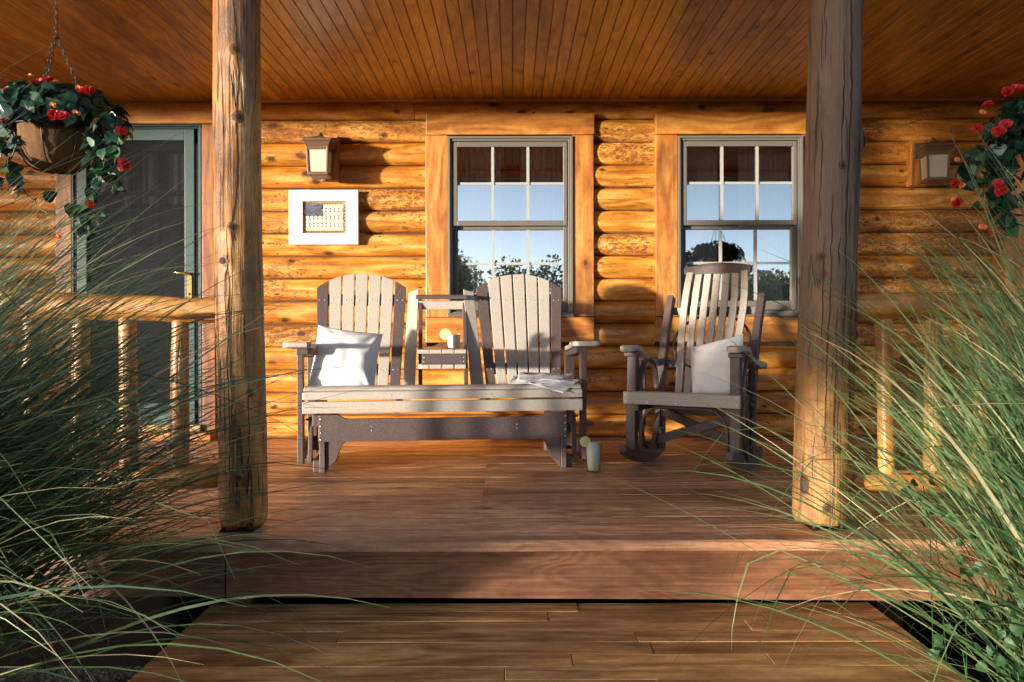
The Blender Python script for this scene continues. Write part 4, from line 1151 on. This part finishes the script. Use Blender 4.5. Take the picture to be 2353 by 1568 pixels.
hanging_basket(BR[:], 'hanging basket of red begonias cascading at the right edge, over the shaded railing',
    [(rel(BR, [(2330,260,-.10),(2290,330,-.12),(2270,400,-.12),(2280,470,-.1)]), 60, .06),
     (rel(BR, [(2350,280,-.10),(2320,400,-.12),(2310,480,-.12),(2318,530,-.12)]), 54, .06),
     (rel(BR, [(2300,300,-.05),(2235,370,-.06),(2215,430,-.06)]), 24, .045),
     (rel(BR, [(2400,330,-.14),(2390,420,-.14),(2400,500,-.14)]), 39, .06)],
    (560, .255, .17),
    fl(BR, [(2315,215,-.2,1),(2335,208,-.2,1),(2270,245,-.12,1),(2258,262,-.12,0),(2245,300,-.15,1),(2310,290,-.18,1),(2295,305,-.18,1),(2200,370,-.1,0),(2195,425,-.1,1),(2210,430,-.1,0),(2292,425,-.16,1),(2300,442,-.16,1),(2190,462,-.1,0),(2200,470,-.1,1),(2258,525,-.13,0),(2285,535,-.13,1),(2420,200,-.15,1),(2480,190,-.15,1)]), 23)
rnd.seed(99)

# ================================================================== ORNAMENTAL GRASS
def grass_clump(name, base, n, mat, label, az_rng, el_rng, len_rng, spread, seed, droop=(.9, 1.9), width=(.0028,.0050), kink=.12, stray=None):
    rg = random.Random(seed); mb = MB()
    B = Vector(base)
    for k in range(n):
        a = R(rg.uniform(*az_rng)); el = R(rg.triangular(el_rng[0], el_rng[2], el_rng[1]))
        L = rg.triangular(*len_rng); dr = rg.uniform(*droop)
        if stray and rg.random() < stray[0]:
            a = R(rg.uniform(*stray[1])); el = R(rg.uniform(*stray[2])); L = rg.uniform(*stray[3])
        rr = spread*math.sqrt(rg.random()); ra = rg.random()*6.283
        p = Vector((rr*math.cos(ra), rr*math.sin(ra)*.8, 0))
        wv = rg.uniform(*width); N = 15; ds = L/N
        tw = rg.uniform(-.5, .5); az = a
        vs = []; kk = rg.randint(8, 12) if rg.random() < kink else 99
        for i in range(N+1):
            t = i/N
            d = Vector((math.cos(az)*math.cos(el), math.sin(az)*math.cos(el), math.sin(el)))
            sd = d.cross(Vector((0,0,1)))
            sd = (sd.normalized() if sd.length > .05 else Vector((1,0,0)))
            sd = Matrix.Rotation(tw + t*.9, 3, d) @ sd
            w = wv*(.55 + .9*t if t < .45 else .955)*(1 - max(0, (t-.5)/.5)**1.6*.94)
            vs += [p - sd*w/2, p + sd*w/2]
            p = p + d*ds
            el -= ds*dr*(t**1.3)*1.9/ max(.6, L)*1.25
            if kk <= i <= kk+1: el -= rg.uniform(.35, .8)
            az += rg.gauss(0, .022)
            if p.z + B.z < -.50: break
        m = len(vs)//2
        pid = min(1, max(0, rg.gauss(.42, .24))) if rg.random() > .08 else rg.uniform(.86, 1)
        mb.add(vs, [(2*i, 2*i+1, 2*i+3, 2*i+2) for i in range(m-1)], pid=pid, smooth=True)
    o = mb.build(name, mat, loc=base)
    tag(o, label, 'ornamental grass', 'ornamental grass clumps')
    return o
grass_clump('ornamental_grass', (-1.98, 2.10, -.50), 2100, M['grassL'], 'big dark arching clump of ornamental grass in front of the left railing',
    (-45, 50), (42, 62, 86), (.7, 1.75, 1.35), .30, 5, droop=(.5, 1.5), width=(.0036,.0098), kink=.05, stray=(.05, (-38, 22), (30, 62), (1.3, 1.9)))
grass_clump('ornamental_grass', (-2.10, 1.85, -.50), 1250, M['grassL'], 'tall leaning clump of ornamental grass at the left edge, nearest the hanging basket',
    (-25, 60), (46, 64, 84), (1.0, 2.25, 1.7), .26, 15, droop=(.4, 1.3), width=(.0036,.0098), kink=.05, stray=(.04, (-25, 25), (35, 60), (1.6, 2.1)))
grass_clump('ornamental_grass', (1.80, 2.05, -.50), 2900, M['grassR'], 'bright green clump of ornamental grass spilling over the right end of the boardwalk',
    (60, 290), (60, 82, 94), (.7, 1.9, 1.3), .34, 25, droop=(.3, 1.3), width=(.0036,.0095), kink=.12, stray=(.075, (140, 215), (32, 70), (1.1, 1.7)))
# weeds among the right grass
wd = MB(); rg = random.Random(3)
for (x, y_, Y, n) in ((2120, 1120, 2.3, 5), (2200, 1270, 2.1, 7), (2290, 1350, 2.0, 8), (2330, 1500, 1.95, 14), (2270, 1230, 2.1, 6), (2210, 1500, 2.0, 8), (2340, 1420, 1.95, 8), (2140, 1180, 2.2, 4)):
    c = at(x, y_, Y)
    for _ in range(n):
        leaf(wd, c + Vector((rg.gauss(0,.035), rg.gauss(0,.05), rg.gauss(0,.035))), Vector((rg.gauss(0,.6), -.8, .6)), Vector((rg.gauss(0,1), rg.gauss(0,.3), rg.gauss(0,.8))), rg.uniform(.014, .030), rg.random()*.8)
    wd.tube([Vector((c.x+rg.uniform(.02,.12), c.y+.04, -.52)), c + Vector((.03,.02,-.15)), c], .0016, 5, pid=.3)
rw = wd.build('bindweed', M['weed'])
tag(rw, 'small leafy weeds climbing through the right grass clump', 'weed')

# ================================================================== SHADE TREES ADDED OUT OF VIEW, AND THE FAR WOOD IN THE WINDOW REFLECTIONS
def tree(name, loc, h0, h1, rad, n, ls, label, seed, group=None):
    rg = random.Random(seed); o = empty(name, loc)
    tk = MB(); tk.tube([(0,0,-.1),(.03,.02,h0*.5),(.0,.05,h0),(.05,0,(h0+h1)/2),(0,0,h1*.95)], [rad*.10, rad*.085, rad*.075, rad*.05, rad*.012], 10)
    for _ in range(12):
        a = rg.random()*6.28; z = rg.uniform(h0, h0+(h1-h0)*.75); e = rad*rg.uniform(.5,.85)
        tk.tube([(0,0,z-.2),(math.cos(a)*e*.5, math.sin(a)*e*.5, z+.1),(math.cos(a)*e, math.sin(a)*e, z+.25)], [rad*.03, rad*.02, rad*.006], 6)
    tk.build('trunk', M['bark'], o)
    cr = MB(); blobs = []
    for _ in range(34):
        d = rv(); q = rg.uniform(.15, .9); zz = rg.uniform(-.85, .85); q *= math.sqrt(1 - .45*zz*zz)
        blobs.append((Vector((d.x*rad*q, d.y*rad*q, (h0+h1)/2 + zz*(h1-h0)/2)), rad*rg.uniform(.22,.4), rg.random()))
    for _ in range(n):
        c, r, t = rg.choice(blobs); d = rv(); p = c + d*r*rg.uniform(.5, 1.1); s_ = ls*rg.uniform(.6, 1.3)
        a = rv(); b_ = d.cross(a).normalized(); a = b_.cross(d + rv()*.6).normalized()
        cr.add([p-a*s_, p+b_*s_*.5, p+a*s_, p-b_*s_*.5], [(0,1,2,3)], pid=min(1, max(0, t*.6+rg.random()*.4)))
    cr.build('crown', M['treeleaf'], o)
    tag(o, label, 'tree', group)
def ray(xw, t): return (xw - t*math.tan(R(SUN_AZ)), 5.3 - t)
x_, y_ = ray(3.98, 7); tree('garden_tree', (x_, y_, -.52), 1.15, 3.9, 1.15, 14000, .065, 'slim leafy garden tree whose shade falls beside the weathered post', 41)  # unseen, added to block sun from the right part of the wall
x_, y_ = ray(6.3, 9); tree('garden_tree', (x_, y_, -.52), 1.4, 4.4, 1.3, 9000, .08, 'round leafy garden tree whose shade falls on the right hanging basket', 47)  # unseen, added to carry that shade further right
tree('garden_shrub', (4.5, 1.6, -.52), .1, 2.9, 1.15, 6000, .06, 'broad garden shrub beyond the right porch end, behind the grass', 53)  # unseen, added to cut sky light at the right end
x_, y_ = ray(-4.0, 6); tree('garden_shrub', (x_, y_, -.52), .1, 4.0, 1.3, 12000, .07, 'tall bushy garden shrub whose shade falls on the left porch end', 43)  # unseen, added to keep sun off the wall left of the door

fw = MB(); rg = random.Random(77)
for k in range(95):
    x = rg.uniform(-26, 48); yy = rg.uniform(-74, -58)
    left = max(0, 1 - abs(x+6)/9)
    h = rg.uniform(5.8, 7.9) + 2.6*left*rg.random()
    rad = rg.uniform(1.5, 2.6); pt = rg.random()
    for _ in range(800):
        d = rv(); q = rg.random()**.33
        p = Vector((x + d.x*rad*q, yy + d.y*rad*q, h*.52 + d.z*h*.5*q)); s_ = rg.uniform(.10, .22)
        a = rv(); c = a.cross(rv()).normalized()
        fw.add([p-a*s_, p+c*s_*.8, p+a*s_, p-c*s_*.8], [(0,1,2,3)], pid=min(1, max(0, pt*.7 + rg.random()*.3)))
for k in range(900):
    x = rg.uniform(-30, 50); p = Vector((x, rg.uniform(-57, -54), rg.uniform(-.3, 2.2))); s_ = rg.uniform(.4, .8); a = rv(); c = a.cross(rv()).normalized()
    fw.add([p-a*s_, p+c*s_*.8, p+a*s_, p-c*s_*.8], [(0,1,2,3)])
tag(fw.build('far_wood', M['woodleaf']), 'far line of leafy trees across the meadow, seen in the window glass', 'woodland', kind='stuff')

# ================================================================== LIGHT, SKY, CAMERA
az = R(180 + SUN_AZ); el = R(SUN_EL)
world = bpy.data.worlds.new('World'); scene.world = world; world.use_nodes = True
nt = world.node_tree; bgn = nt.nodes['Background']
sky = nt.nodes.new('ShaderNodeTexSky'); sky.sky_type = 'NISHITA'; sky.sun_disc = False
sky.sun_elevation = el; sky.sun_rotation = az
sky.air_density = .25; sky.dust_density = .35; sky.ozone_density = .3
world.cycles.sampling_method = 'MANUAL'; world.cycles.sample_map_resolution = 2048
nt.links.new(sky.outputs[0], bgn.inputs[0]); bgn.inputs[1].default_value = SKY_STRENGTH
sl = bpy.data.lights.new('sun', 'SUN'); sl.energy = SUN_STRENGTH; sl.angle = R(2.5); sl.color = (1, .93, .82)
so = bpy.data.objects.new('sun', sl); COL.objects.link(so)
d = Vector((math.sin(az)*math.cos(el), math.cos(az)*math.cos(el), math.sin(el)))
so.rotation_euler = d.to_track_quat('Z', 'Y').to_euler(); so.location = (-8, -6, 6)

cam = bpy.data.cameras.new('camera'); co = bpy.data.objects.new('camera', cam); COL.objects.link(co)
cam.lens = 28; cam.sensor_width = 36; cam.shift_y = -24/2353; cam.clip_end = 3000; cam.clip_start = .05
co.location = (0, 0, CAM_H); co.rotation_euler = (R(90), R(.15), 0)
scene.camera = co
scene.view_settings.view_transform = 'Standard'; scene.view_settings.look = 'None'
scene.view_settings.exposure = EXPOSURE; scene.view_settings.gamma = 1
scene.cycles.max_bounces = 8; scene.cycles.diffuse_bounces = 4; scene.cycles.transparent_max_bounces = 12
scene.cycles.caustics_reflective = False; scene.cycles.caustics_refractive = False; scene.cycles.sample_clamp_indirect = 3.0; scene.cycles.blur_glossy = .5
scene.cycles.use_light_tree = False
scene.cycles.use_denoising = True
